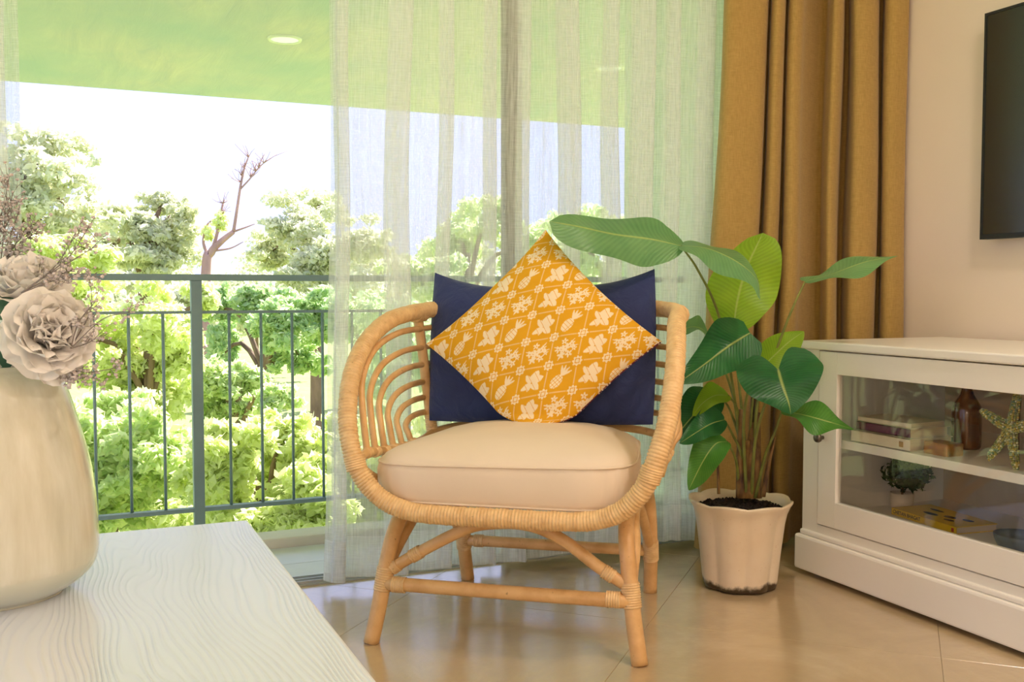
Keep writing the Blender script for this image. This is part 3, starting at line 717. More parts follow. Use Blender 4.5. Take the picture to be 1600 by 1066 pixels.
# ------------------------------------------------------------------ seat cushion
def cushion():
    th = thing('seat_cushion', ch(0,-.07,.39), 'thick cream canvas seat cushion lying in the rattan armchair', 'cushion')
    N = 120; fr, bk, wf_, wb_ = -.372, .215, .340, .285
    def outline(k):
        a = 2*math.pi*k/N; ca, sa = math.cos(a), math.sin(a); e = 0.36
        u = abs(ca)**e*math.copysign(1, ca); v = abs(sa)**e*math.copysign(1, sa)
        t = (v+1)/2; hw = wf_ + (wb_-wf_)*t
        return u*hw - .012, fr + (bk-fr)*t
    oc = [outline(k) for k in range(N)]; cen = (0, -.09)
    rings = [(0.02,.384),(0.5,.383),(0.90,.377),(0.965,.378),(0.995,.394),(1.012,.430),(1.012,.455),(1.0,.476),(0.985,.486),(0.96,.495),(0.90,.506),(0.78,.520),(0.6,.532),(0.4,.539),(0.2,.542),(0.02,.543)]
    V = []; Fc = []
    for ri, (sc, z) in enumerate(rings):
        for k in range(N):
            u, v = oc[k]; uu = cen[0]+(u-cen[0])*sc; vv = cen[1]+(v-cen[1])*sc
            wr = 0.0
            if 4 <= ri <= 7: wr = 0.0025*math.sin(k*1.7+ri) + 0.002*math.sin(k*0.55)
            zz = z + (0.004*math.sin(9*uu+2)*math.cos(7*vv) if ri > 8 else 0) + 0.006*(uu/.3)*(1 if ri > 6 else 0)
            if ri >= 7: zz -= 0.010*max(0, (vv-.05)/.17)
            V.append(ch(uu*(1+wr), vv*(1+wr), zz))
    for i in range(len(rings)-1):
        for k in range(N): k2 = (k+1)%N; Fc.append((i*N+k, i*N+k2, (i+1)*N+k2, (i+1)*N+k))
    Fc.append(tuple(range(N))[::-1]); Fc.append(tuple((len(rings)-1)*N+k for k in range(N)))
    body = mesh_obj('cover', V, Fc, M['canvas'], th)
    for sc, z, ri in ((1.002, .479, 7), (0.972, .382, 3)):
        P = []
        for k in range(N):
            u, v = oc[k]; uu, vv = cen[0]+(u-cen[0])*sc, cen[1]+(v-cen[1])*sc
            zz = z + (0.006*(uu/.3) - 0.010*max(0,(vv-.05)/.17) if ri == 7 else 0)
            P.append(ch(uu, vv, zz))
        V, Fc = tube_geo(P, 0.0034, 6, True); mesh_obj('piping', V, Fc, M['canvas'], th)
    return th
cushion()

# ------------------------------------------------------------------ throw pillows
def pillow_pts(S1, S2, T, n, side, pinch=0.05, rot=0.0, seed=0, px=None, pb=None):
    g = np.linspace(-1, 1, n); a, b = np.meshgrid(g, g, indexing='ij')
    px = pinch if px is None else px; pb = pinch if pb is None else pb
    x = a*(1 - px*(1-b*b)*np.abs(a)**3)*S1/2; y = b*(1 - np.where(b > 0, pinch, pb)*(1-np.abs(a)**2.6)*np.abs(b)**3)*S2/2
    h = T*((1-a**2).clip(0)**0.55)*((1-b**2).clip(0)**0.55)
    w = 0.0035*np.sin(9*a+3*b+seed)*np.cos(7*b-2*a) + 0.002*np.sin(17*a*b+seed)
    z = side*(h + w*(h/T))
    if rot:
        c, s = math.cos(rot), math.sin(rot); x, y = x*c-y*s, x*s+y*c
    return x, y, z, a, b
def grid_faces(n, flip):
    i, j = np.meshgrid(np.arange(n-1), np.arange(n-1), indexing='ij'); a = (i*n+j).ravel()
    Q = np.stack([a, a+n, a+n+1, a+1], 1); return Q[:, ::-1] if flip else Q
def to_chair(x, y, z, c, tilt, roll=0.0, seatw=None):
    ct, st = math.cos(tilt), math.sin(tilt)
    if roll: x, y = x*math.cos(roll)-y*math.sin(roll), x*math.sin(roll)+y*math.cos(roll)
    v = c[1] + y*st - z*ct; w = c[2] + y*ct + z*st; u = c[0] + x
    if seatw is not None:
        d = (seatw+0.03 - w).clip(0); w = np.where(w < seatw+0.03, seatw + 0.03*np.exp(-d/0.03), w)
        v = v - d*0.22
        u = c[0] + (u-c[0])*(1 - 0.25*np.clip(d/0.06, 0, 1))
    return CO + np.multiply.outer(u.ravel(), CU) + np.multiply.outer(v.ravel(), CV) + np.multiply.outer(w.ravel(), np.array([0,0,1.0]))
nv_ = thing('navy_pillow', ch(-.02,.19,.53), 'wide navy blue pillow propped against the chair back', 'pillow')
for side, nm in ((1, 'front_cover'), (-1, 'back_cover')):
    x, y, z, a, b = pillow_pts(0.668, 0.452, 0.085, 60, side, 0.24, 0, 1, -0.02, -0.02)
    fast_mesh(nm, to_chair(x, y, z, (-.025, .222, .738), 0.17, 0.012), grid_faces(60, side < 0), M['navy'], nv_, True)
# the print of the mustard pillow, drawn in cloth coordinates
def print_mask(X, Y):
    G = 0.079; al, be = math.radians(10), math.radians(10)
    det = math.cos(al)*math.cos(be) - math.sin(al)*math.sin(be)
    p_ = (X*math.cos(be) - Y*math.sin(be))/det/G + 0.32; q_ = (-X*math.sin(al) + Y*math.cos(al))/det/G + 0.15
    m_ = np.zeros_like(X)
    fp, fq = p_ - np.round(p_), q_ - np.round(q_)
    line = np.minimum(np.abs(fp), np.abs(fq)); m_ = np.maximum(m_, np.clip((0.024-line)/0.012, 0, 1)*0.55)
    r = np.hypot(fp, fq); th = np.arctan2(fq, fp)
    near = r < 0.215; m_ = np.where(near, 0, m_)
    fl_ = (r < 0.185*(0.86+0.14*np.cos(8*th))); sq = np.maximum(np.abs(fp), np.abs(fq))
    ring = (sq > 0.055) & (sq < 0.085); m_ = np.where(fl_ & ~ring, 1.0, m_)
    i, j = np.floor(p_).astype(int), np.floor(q_).astype(int); a, b = (p_-i-0.5)/1.22, (q_-j-0.5)/1.22
    def ell(cx, cy, rx, ry, ang):
        c, s = math.cos(ang), math.sin(ang); u = (a-cx)*c+(b-cy)*s; v = -(a-cx)*s+(b-cy)*c; return (u/rx)**2+(v/ry)**2 < 1
    def drop(cx, cy, L, w, ang):
        c, s = math.cos(ang), math.sin(ang); u = ((a-cx)*c+(b-cy)*s)/L; v = (-(a-cx)*s+(b-cy)*c)/w
        return (u > 0) & (u < 1) & (np.abs(v) < np.sqrt(u.clip(0,1))*(1-u.clip(0,1))**0.7*1.7)
    lily = drop(0,-.02,.36,.17,1.15) | drop(0,0,.34,.15,.35) | drop(-.02,-.02,.30,.10,2.2) | drop(0,-.05,.32,.11,3.6) | drop(.02,-.04,.30,.13,-.75) | drop(-.02,-.05,.22,.08,4.4)
    gap = (np.abs(np.sin(14*a+9*b)) < 0.10); lily = lily & ~gap
    pine = ell(-.10,-.10,.15,.21,-.55) & ~((np.abs(np.sin(26*(a+b))) < .22) | (np.abs(np.sin(26*(a-b))) < .22))
    for ang in (0.35, 0.8, 1.25, 1.65): pine = pine | drop(0.02,.06,.30,.045,ang)
    bou = np.zeros_like(lily)
    for (cx, cy, rr) in ((0,.02,.14),(-.2,.0,.11),(.16,.12,.10),(-.06,.22,.10),(-.1,-.18,.12),(.12,-.16,.11),(.25,-.02,.08)):
        rr_ = np.hypot(a-cx, b-cy); tt = np.arctan2(b-cy, a-cx); bou = bou | ((rr_ < rr*(0.72+0.28*np.cos(5*tt+cx*20))) & (rr_ > rr*0.18))
    for ang in (0.2, 0.9, 2.9, 4.2): bou = bou | drop(0,0,.36,.035,ang)
    je = (j % 2) == 0
    mot = np.where(je, np.where(i % 2 == 0, lily, pine), np.where((i+j) % 4 == 1, lily, bou))
    ok = (np.abs(a) < 0.42) & (np.abs(b) < 0.42)
    return np.maximum(m_, np.where(mot & ok & ~near, 1.0, 0.0))
mu = thing('mustard_pillow', ch(.01,.02,.54), 'mustard yellow pillow with white flower print set on its corner', 'pillow')
NP = 340
x, y, z, a, b = pillow_pts(0.475, 0.475, 0.072, NP, 1, 0.075, math.pi/4, 4)
PV = to_chair(x, y, z, (.010, .062, .756), 0.30, 0.022, seatw=.536)
fo = fast_mesh('front_cover', PV, grid_faces(NP, False), M['mustard'], mu, True)
mk = print_mask(x, y).ravel()[:, None]
cA, cB = np.array(lin(230,170,36)[:3]), np.array(lin(250,232,196)[:3])
colr = cA*(1-mk*0.95) + cB*mk*0.95
ca_ = fo.data.color_attributes.new('print', 'FLOAT_COLOR', 'POINT')
ca_.data.foreach_set('color', np.hstack([colr, np.ones((len(colr),1))]).astype(np.float32).ravel())
x, y, z, a, b = pillow_pts(0.475, 0.475, 0.055, 60, -1, 0.075, math.pi/4, 4)
fast_mesh('back_cover', to_chair(x, y, z, (.010, .062, .756), 0.30, 0.022, seatw=.536), grid_faces(60, True), M['maroon'], mu, True)
ed = PV.reshape(NP, NP, 3); lo = ed[0, ::6] if False else ed[::6, 0]
tube('trim', lo, 0.0026, M['maroon'], mu, 6, sm=0)

# ------------------------------------------------------------------ potted plant
PC = np.array([1.872, 2.50, 0.0])
pot = thing('plant_pot', PC, 'cream scalloped ceramic pot with grimy foot on the tiled floor', 'pot')
def pot_ring(r, z, lob, scal, seg=128):
    out = []
    for k in range(seg):
        th = 2*math.pi*k/seg; f = abs(math.cos(4*th + 0.35))
        out.append((PC[0]+r*(1-lob*(1-f)**1.0)*math.cos(th)*1.0, PC[1]+r*(1-lob*(1-f))*math.sin(th), z + scal*(f-0.6)))
    return out
rings = [(0.02,0.004,0,0),(0.100,0.002,.10,0),(0.110,0.004,.10,.004),(0.113,0.014,.09,.004),(0.117,0.05,.08,0),(0.122,0.10,.07,0),(0.128,0.15,.06,0),(0.134,0.20,.05,0),(0.141,0.232,.05,0),(0.150,0.252,.04,.003),(0.158,0.263,.04,.006),(0.1575,0.268,.04,.007),(0.153,0.269,.04,.007),(0.145,0.256,.04,.004),(0.136,0.238,.04,0),(0.128,0.21,.03,0),(0.02,0.19,0,0)]
V = []; Fc = []
for r_ in rings: V += pot_ring(*r_)
for i in range(len(rings)-1):
    for k in range(128): k2 = (k+1)%128; Fc.append((i*128+k, i*128+k2, (i+1)*128+k2, (i+1)*128+k))
mesh_obj('body', V, Fc, M['pot'], pot)
rs = np.random.RandomState(1); V = [(PC[0], PC[1], 0.252)]; Fc = []
for i in range(1, 13):
    for k in range(48):
        th = 2*math.pi*k/48; r_ = 0.134*i/12; V.append((PC[0]+r_*math.cos(th), PC[1]+r_*math.sin(th), 0.238 + 0.016*(1-(i/12)**2) + rs.uniform(-.004,.004)))
Fc = [(0, 1+k, 1+(k+1)%48) for k in range(48)]
for i in range(11):
    for k in range(48): k2 = (k+1)%48; a_ = 1+i*48; Fc.append((a_+k, a_+48+k, a_+48+k2, a_+k2))
so = mesh_obj('soil', V, Fc, M['soil'], pot, smooth=False)
gg = Geo()
for _ in range(420):
    th, r_ = rs.uniform(0, 6.283), 0.13*math.sqrt(rs.uniform(0, 1)); s = rs.uniform(.0015,.005)
    gg.add((IV*s*rs.uniform(.6,1.4,(1,3)) + np.array([PC[0]+r_*math.cos(th), PC[1]+r_*math.sin(th), 0.241+0.015*(1-(r_/.134)**2)])).tolist(), IF)
o = mesh_obj('soil_crumbs', gg.V, gg.F, M['soil'], so, smooth=False); o['kind'] = 'stuff'
pl = thing('leafy_plant', (PC[0], PC[1], 0.245), 'tall leafy green house plant with broad paddle leaves in the scalloped pot', 'plant')
PD = float((PC - CAM) @ FWD)
def stem(pts, r0, r1, mat='stem'):
    return tube('stem', [at(*q) for q in pts], [r0, (r0+r1)/2, r1], M[mat], pl, 8)
base = lambda dx, dd=0: (1168+dx, 778, PD+dd)
heart = lambda t: (math.sin(math.pi*min(1, (t*0.97+0.03)**0.55))**0.8)
pad = lambda t: math.sin(math.pi*(t*0.985+0.012)**0.80)**0.72
# thick old sheaths
for dx, top, r in ((-10,(1158,640,PD-.02),.010),(4,(1176,660,PD),.012),(14,(1185,645,PD+.02),.010),(-2,(1168,690,PD-.04),.011),(8,(1180,700,PD-.03),.009)):
    tube('stem_sheath', [at(*base(dx,-.01)), at((1168+dx+top[0])/2-1, 715, PD-.01), at(*top)], [r*1.7, r*1.35, r*0.7], M['stem_old'], pl, 10)
tube('stem_sheath', [at(1192,776,PD-.06), at(1200,730,PD-.07), at(1212,682,PD-.08)], [.008,.006,.003], M['stem_old'], pl, 8)
tube('stem_sheath', [at(1123,772,PD-.03), at(1122,735,PD-.03), at(1122,700,PD-.03)], [.005,.004,.003], M['stem_old'], pl, 8)
blunt = lambda t: (math.sin(math.pi/2*((t+.03)/.48))**0.7 if t < 0.45 else math.sqrt(max(0.0, 1-((t-0.45)/0.55)**2)))
leaves = [
 # name, midrib base->tip, half A, half B, profile, material, wave, stem
 ([(1064,384,2.93),(1020,374,2.90),(960,366,2.86),(905,354,2.82),(858,346,2.80)], (14,-30,.10), (-10,46,-.03), blunt, 'leaf_mid', .012, [base(-6),(1150,640,PD-.02),(1125,500,PD-.05),(1092,425,2.95),(1064,384,2.93)]),
 ([(1064,384,2.93),(1105,388,2.90),(1150,408,2.86),(1182,436,2.84),(1188,468,2.83)], (22,-16,.12), (-14,22,-.05), pad, 'leaf_mid', .008, None),
 ([(1146,515,3.06),(1152,470,3.06),(1166,420,3.07),(1192,364,3.06)], (-48,-4,.05), (58,4,-.02), blunt, 'leaf_young', .010, [base(2),(1160,650,PD),(1150,560,PD-.01),(1146,515,3.06)]),
 ([(1258,440,2.98),(1300,428,2.95),(1350,410,2.92),(1402,400,2.90)], (0,-14,.13), (4,8,-.10), pad, 'leaf_mid', .010, [base(10),(1182,640,PD-.02),(1205,570,PD-.04),(1235,490,2.99),(1258,440,2.98)]),
 ([(1172,520,2.96),(1140,540,2.93),(1100,570,2.90),(1058,600,2.88)], (-22,-28,.06), (18,40,-.03), heart, 'leaf_dark', .012, [base(-2,-.02),(1162,660,PD-.05),(1172,590,PD-.1),(1172,520,2.96)]),
 ([(1216,578,2.90),(1222,600,2.86),(1232,628,2.84),(1236,648,2.84)], (-66,16,-.03), (62,-8,-.03), heart, 'leaf_dark', .012, [base(6,-.02),(1180,690,PD-.08),(1196,630,2.95),(1216,578,2.90)]),
 ([(1180,585,3.02),(1205,560,3.02),(1232,535,3.02),(1256,518,3.02)], (-16,-22,.03), (20,20,-.03), pad, 'leaf_young', .006, [base(4),(1172,680,PD),(1180,585,3.02)]),
 ([(1222,642,2.92),(1262,650,2.88),(1300,661,2.86),(1334,671,2.85)], (8,-24,.06), (-4,13,-.05), pad, 'leaf_fresh', .014, [base(12,-.03),(1196,712,PD-.06),(1212,672,2.96),(1222,642,2.92)]),
 ([(1122,618,3.05),(1100,632,3.02),(1074,660,3.0),(1050,690,2.98)], (-22,-18,.05), (20,22,-.02), pad, 'leaf_dark', .008, [base(-8),(1158,700,PD),(1140,640,PD),(1122,618,3.05)]),
 ([(1132,656,2.98),(1112,662,2.96),(1088,676,2.93),(1062,693,2.92)], (-6,-22,.03), (6,18,-.04), pad, 'leaf_dark', .008, [base(-10),(1158,712,PD-.02),(1145,680,PD-.03),(1132,656,2.98)]),
 ([(1136,690,2.96),(1118,694,2.94),(1098,722,2.92),(1076,766,2.91)], (-20,-16,.02), (14,18,-.03), pad, 'leaf_fresh', .008, [base(-12),(1150,720,PD-.04),(1136,690,2.96)]),
 ([(1105,520,3.12),(1092,512,3.11),(1075,512,3.10),(1060,524,3.09)], (0,-14,.04), (0,12,-.04), pad, 'leaf_mid', .005, [base(-6,.03),(1150,640,PD+.06),(1125,560,PD+.06),(1105,520,3.12)]),
 ([(1138,618,3.02),(1118,618,3.0),(1098,630,2.98),(1082,650,2.97)], (-8,-14,.03), (8,14,-.03), pad, 'leaf_young', .005, [base(-8,-.01),(1160,690,PD-.02),(1152,640,PD-.02),(1138,618,3.02)]),
 ([(960,405,2.86),(958,418,2.85),(950,428,2.84),(948,432,2.84)], (-14,-2,.0), (34,-4,.02), pad, 'leaf_dark', .0, None),
]
for k, (mid, A, B, pf, mt, wv_, stp) in enumerate(leaves):
    if k == 13: continue
    lf = flat_leaf('leaf', mid, A, B, M[mt], pl, 26, 13, pf, wv_*1.5, 2.6+0.3*(k % 3), 0.008, 0.42 if k == 5 else 0.0)
    if stp: stem(stp, .0055, .0028)

# ------------------------------------------------------------------ glazed cabinet
XF, XB, YL, YR = 2.149, 2.745, 2.546, 0.60
cb = thing('display_cabinet', (2.44, 1.57, 0), 'long white low cabinet with glass doors under the television', 'cabinet')
W_ = M['white_paint']
box('top', XF-0.012, XB, YR-0.01, YL+0.006, 0.718, 0.744, W_, cb, 0.005)
box('side_panel', XF+0.002, XB, YL-0.024, YL, 0.12, 0.718, W_, cb, 0.002)
box('side_panel', XF+0.002, XB, YR, YR+0.024, 0.12, 0.718, W_, cb, 0.002)
box('face_stile', XF, XF+0.022, YL-0.070, YL, 0.12, 0.718, W_, cb, 0.002)
box('face_stile', XF, XF+0.022, 1.535, 1.585, 0.12, 0.718, W_, cb, 0.002)
box('face_stile', XF, XF+0.022, YR, YR+0.07, 0.12, 0.718, W_, cb, 0.002)
box('face_rail', XF, XF+0.022, YR+0.07, YL-0.07, 0.12, 0.168, W_, cb, 0.002)
box('back_panel', XB-0.012, XB, YR+0.024, YL-0.024, 0.14, 0.718, M['cabinet_in'], cb)
box('bottom_board', XF+0.022, XB-0.012, YR+0.024, YL-0.024, 0.165, 0.190, W_, cb)
sh = box('shelf', XF+0.030, XB-0.012, YR+0.024, YL-0.024, 0.416, 0.442, W_, cb, 0.002)
plv = box('plinth', XF-0.022, XB, YR-0.012, YL+0.012, 0.014, 0.126, W_, cb, 0.008)
box('plinth_cap', XF-0.010, XF+0.01, YR, YL, 0.126, 0.142, W_, cb, 0.005)
for yy in (YL-0.05, YR+0.05, 1.57):
    for xx in (XF+0.02, XB-0.05): box('foot', xx, xx+0.03, yy-0.012, yy+0.012, 0.0, 0.016, M['alu'], cb)
for (ya, yb) in ((2.470, 1.588), (1.532, 0.674)):
    dz0, dz1, fw = 0.172, 0.714, 0.078
    xa, xb = XF-0.004, XF+0.018
    g = Geo()
    for (p0, p1, q0, q1) in ((ya-fw, ya, dz0, dz1), (yb, yb+fw, dz0, dz1), (yb+fw, ya-fw, dz1-0.068, dz1), (yb+fw, ya-fw, dz0, 0.252)):
        g.add(boxv(xa, xb, p0, p1, q0, q1), BOXF)
    d = bev(mesh_obj('door', g.V, g.F, W_, cb, smooth=False), 0.0012)
    box('pane', XF+0.006, XF+0.010, yb+fw, ya-fw, 0.252, dz1-0.068, M['glass'], d)
    V, Fc = lathe_geo([(0,0),(0.006,0),(0.006,0.010),(0.013,0.014),(0.015,0.020),(0.013,0.027),(0.006,0.030),(0,0.030)], 20)
    kc = np.array([xa, ya-0.02, 0.446]); V = [kc + np.array([-v[2], v[1], v[0]]) for v in V]
    mesh_obj('knob', V, Fc, M['knob'], d)
# contents
def book(name, c, ang, L, Wd, T, cover, label, group=None, spine_cover=None):
    # spine runs along the L axis on the near side
    ca, sa = math.cos(ang), math.sin(ang); ax = np.array([ca, sa, 0]); ay = np.array([-sa, ca, 0]); az = np.array([0,0,1.0])
    th = thing(name, c, label, 'book', group); c = np.array(c, float); z0 = T/2
    cc = c + az*z0
    obox('pages', cc + ay*0.002, ax, ay, az, L/2-0.004, Wd/2-0.004, T/2-0.0022, M['paper'], th)
    obox('front_cover', c + az*(T-0.001), ax, ay, az, L/2, Wd/2, 0.001, M[cover], th)
    obox('back_cover', c + az*0.001, ax, ay, az, L/2, Wd/2, 0.001, M[cover], th)
    obox('spine', cc - ay*(Wd/2-0.001), ax, ay, az, L/2, 0.001, T/2, M[spine_cover or cover], th)
    return th, ax, ay, cc
def text(name, s, size, pos, xdir, zdir, mat, parent, w=None):
    cu_ = bpy.data.curves.new(name, 'FONT'); cu_.body = s; cu_.size = size; cu_.extrude = 0.0001; cu_.offset = 0.0003; cu_.align_y = 'CENTER'
    tmp = bpy.data.objects.new('tmp', cu_); COL.objects.link(tmp)
    dg = bpy.context.evaluated_depsgraph_get(); dg.update(); me = bpy.data.meshes.new_from_object(tmp.evaluated_get(dg))
    bpy.data.objects.remove(tmp); V = np.array([v.co for v in me.vertices]); Fc = [tuple(p_.vertices) for p_ in me.polygons]
    if w: V[:, 0] *= w/(V[:, 0].max()-V[:, 0].min())
    xd, zd = np.array(xdir, float), np.array(zdir, float); nd = np.cross(xd, zd)
    P = np.array(pos) + np.outer(V[:,0], xd) + np.outer(V[:,1], zd) + np.outer(V[:,2], nd)
    return mesh_obj(name, P, Fc, mat, parent, smooth=False)
Zs, Zb = 0.442, 0.190
HP = -math.pi/2   # spines along the cabinet front
b1, ax, ay, cc = book('book', (2.275, 2.262, Zs), HP, 0.235, 0.165, 0.036, 'bookwhite', 'thick white book at the bottom of the stack in the cabinet')
sp_c = cc - ay*0.0835
obox('emblem', sp_c + ax*0.085 - ay*0.0002, ax, ay, (0,0,1), 0.008, 0.0002, 0.008, M['wood'], b1)
b2, ax, ay, cc = book('book', (2.285, 2.270, Zs+0.036), HP, 0.215, 0.150, 0.026, 'bookwhite', 'book with a purple spine in the middle of the white stack', None, 'bookpurple')
b3, ax, ay, cc = book('book', (2.29, 2.278, Zs+0.062), HP+0.04, 0.205, 0.140, 0.014, 'bookwhite', 'thin white book on top of the stack in the cabinet')
ang = math.atan2(2.130-2.427, 2.378-2.411)
yb_, ax, ay, cc = book('book', (2.455, 2.265, Zb), ang, 0.285, 0.150, 0.022, 'bookyellow', 'yellow paperback lying on the bottom of the cabinet')
text('lettering', 'CHETAN BHAGAT', 0.016, cc - ay*0.0755 - ax*0.135, ax, (0,0,1), M['ink'], yb_, 0.125)
obox('emblem', cc - ay*0.0754 + ax*0.128, ax, ay, (0,0,1), 0.005, 0.0002, 0.006, M['inkred'], yb_)
for (dx, dy, sx_, sy_) in ((-.03,-.02,.03,.012),(.03,.0,.022,.014),(.06,-.03,.02,.01),(-.06,.03,.03,.008),(.085,.02,.02,.012)):
    V, Fc = lathe_geo([(0,0.0),(1,0),(1,0.0004),(0,0.0004)], 20)
    P = [cc + np.array([0,0,0.0111]) + ax*(dx+v[0]*sx_) + ay*(dy+v[1]*sy_) + np.array([0,0,v[2]]) for v in V]
    mesh_obj('cover_print', P, Fc, M['ink'], yb_)
def bottle(c, label, s=1.0):
    th = thing('amber_bottle', c, label, 'bottle', None)
    pr_ = [(0,0),(.040,0),(.044,.006),(.045,.02),(.045,.115),(.042,.135),(.030,.155),(.020,.172),(.017,.185),(.017,.215),(.019,.216),(.019,.222),(.014,.222),(.014,.19),(0,.185)]
    lathe('body', [(a*s, b*s) for a, b in pr_], M['amber'], th, 32, c)
    lathe('neck_ring', [(.0175*s,.196*s),(.021*s,.198*s),(.021*s,.204*s),(.0175*s,.206*s)], M['amber'], th, 24, c)
bottle((2.40, 2.135, Zs), 'amber glass bottle standing beside the stacked books in the cabinet', 0.92)
bottle((2.44, 1.90, Zs), 'amber glass bottle behind the beaded starfish in the cabinet', 0.92)
wb = thing('wood_block', (2.245, 2.075, Zs), 'small rough wooden block beside the white books', 'block')
o = box('block', 2.212, 2.275, 2.03, 2.115, Zs, Zs+0.036, M['wood'], wb, 0.004)
box('base_slip', 2.214, 2.273, 2.032, 2.113, Zs-0.0005, Zs+0.003, M['paper'], wb)
# beaded starfish leaning upright
stf = thing('starfish_ornament', (2.225, 1.845, Zs), 'green and gold beaded starfish ornament standing on the cabinet shelf', 'ornament')
sc_ = np.array([2.235, 1.842, Zs+0.102]); sy = np.array([0.10,-0.99,0]); sy /= np.linalg.norm(sy); sz = np.array([0.10,0,0.995])
sn = np.cross(sy, sz); R0 = 0.105
angs = [math.radians(a) for a in (86, 158, 20, 236, 282)]; lens = [1.0, 0.95, 0.85, 1.0, 1.02]
g = Geo()
for a_, ln in zip(angs, lens):
    P = [sc_ + (sy*math.cos(a_)+sz*math.sin(a_))*R0*ln*t for t in np.linspace(0, 1, 8)]
    V, Fc = tube_geo(P, np.array([.019,.017,.0155,.014,.0125,.0115,.010,.005])*0.85, 10); g.add(V, Fc)
mesh_obj('body', g.V, g.F, M['knob'], stf)
g = Geo(); rs = np.random.RandomState(3)
for a_, ln in zip(angs, lens):
    dr_ = sy*math.cos(a_)+sz*math.sin(a_); pe = -sy*math.sin(a_)+sz*math.cos(a_)
    for t in np.linspace(0.03, 1.0, 22):
        w_ = np.interp(t, [0,.85,1], [.016,.0095,.004])
        for q in np.linspace(-1.15, 1.15, 6):
            pos = sc_ + dr_*R0*ln*t + pe*w_*math.sin(q) - sn*w_*math.cos(q)*(1 if (-sn)[0] < 0 else -1)
            s = rs.uniform(.0026,.0042); g.add((IV*s+pos+rs.uniform(-.001,.001,3)).tolist(), IF)
o = mesh_obj('beads', g.V, g.F, M['beads'], stf); o['kind'] = 'stuff'
# grey bowl
bw = thing('grey_bowl', (2.34, 1.90, Zb), 'small grey bowl on the bottom board of the cabinet', 'bowl')
lathe('bowl_wall', [(0,0),(.030,0),(.034,.004),(.052,.02),(.062,.042),(.0645,.056),(.0615,.056),(.058,.042),(.048,.022),(.03,.009),(0,.007)], M['slate'], bw, 40, (2.34,1.90,Zb))
lathe('foot_ring', [(.027,-.0002),(.031,-.0002),(.032,.005),(.028,.005)], M['slate'], bw, 32, (2.34,1.90,Zb))
# small artificial plant
ap = thing('artificial_plant', (2.48, 2.455, Zb), 'small dark artificial plant in a white cup inside the cabinet', 'plant')
lathe('cup', [(0,0),(.028,0),(.034,.006),(.038,.055),(.035,.055),(.031,.01),(0,.008)], M['bookwhite'], ap, 32, (2.48,2.455,Zb))
def leaf_cloud(n, cen, rad, size, rs, fill=0.35):
    """n small leaves scattered through ellipsoid lobes; returns verts, quads"""
    cen = np.atleast_2d(cen); rad = np.atleast_2d(rad)
    vol = rad.prod(1)**(2/3); k = rs.choice(len(cen), n, p=vol/vol.sum())
    d = rs.normal(size=(n,3)); d /= np.linalg.norm(d, axis=1)[:,None]
    r = (fill + (1-fill)*rs.uniform(size=(n,1))**0.6); lump = 1+0.18*np.sin(d[:, :1]*9+k[:,None])*np.sin(d[:,1:2]*8)
    c = cen[k] + d*rad[k]*r*lump
    nrm = d*0.4 + rs.normal(size=(n,3))*0.8 + np.array([0,0,0.4]); nrm /= np.linalg.norm(nrm, axis=1)[:,None]
    tv = np.cross(nrm, rs.normal(size=(n,3))); tv /= np.linalg.norm(tv, axis=1)[:,None]+1e-9
    bv = np.cross(nrm, tv); s = size*rs.uniform(0.6,1.35,(n,1))
    V = np.stack([c - tv*s, c + bv*s*0.5 + nrm*s*0.12, c + tv*s, c - bv*s*0.5 + nrm*s*0.12], 1).reshape(-1,3)
    Q = np.arange(4*n).reshape(n,4); return V, Q
rs = np.random.RandomState(8)
V, Q = leaf_cloud(1500, [(2.47,2.44,.315),(2.45,2.37,.32),(2.46,2.40,.345)], [(.06,.07,.055),(.05,.05,.05),(.05,.06,.04)], .010, rs)
o = fast_mesh('foliage', V, Q, M['moss'], ap); o['kind'] = 'stuff'
tube('stem', [(2.48,2.455,Zb+.02),(2.478,2.45,Zb+.08),(2.47,2.42,Zb+.13)], .004, M['stem_old'], ap, 6)

# ------------------------------------------------------------------ television
tv = thing('television', (2.72, 1.74, 1.42), 'large flat black television mounted on the peach wall', 'television')
XT = 2.725; y0, y1, z0, z1 = 2.385, 1.10, 1.067, 1.79
box('housing', XT, XT+0.03, y1, y0, z0, z1, M['tv'], tv, 0.003)
bz = 0.008
box('bezel', XT-0.004, XT, y0-bz, y0, z0, z1, M['tv'], tv); box('bezel', XT-0.004, XT, y1, y1+bz, z0, z1, M['tv'], tv)
box('bezel', XT-0.004, XT, y1+bz, y0-bz, z1-bz, z1, M['tv'], tv); box('bezel', XT-0.004, XT, y1+bz, y0-bz, z0, z0+0.016, M['tv'], tv)
box('screen', XT-0.0015, XT, y1+bz, y0-bz, z0+0.016, z1-bz, M['screen'], tv)
box('wall_mount', XT+0.03, WX, 1.55, 1.95, 1.3, 1.55, M['black'], tv)

# ------------------------------------------------------------------ lamps
def downlight(x, y, z, r, label, lit, group=None):
    th = thing('downlight', (x, y, z), label, 'light', group)
    lathe('trim_ring', [(r*.80,0.0),(r*.82,-.012),(r*.97,-.014),(r,-.006),(r,0.0)], M['lampwhite'], th, 40, (x,y,z))
    lathe('diffuser', [(0,-.008),(r*.81,-.008),(r*.81,-.001),(0,-.001)], M['addedglow'] if lit else M['lampdim'], th, 40, (x,y,z))
    if lit:
        ld = bpy.data.lights.new('added_lamp_light', 'AREA'); ld.shape = 'DISK'; ld.size = r*1.7; ld.energy = lit; ld.color = ADDED_LAMP_COLOR
        lo_ = bpy.data.objects.new('added_lamp_light', ld); COL.objects.link(lo_); lo_.parent = th; lo_.location = (0,0,-.02)
downlight(1.232, 6.095, 2.4, 0.10, 'round white downlight on the balcony ceiling, seen past the curtain', 0)
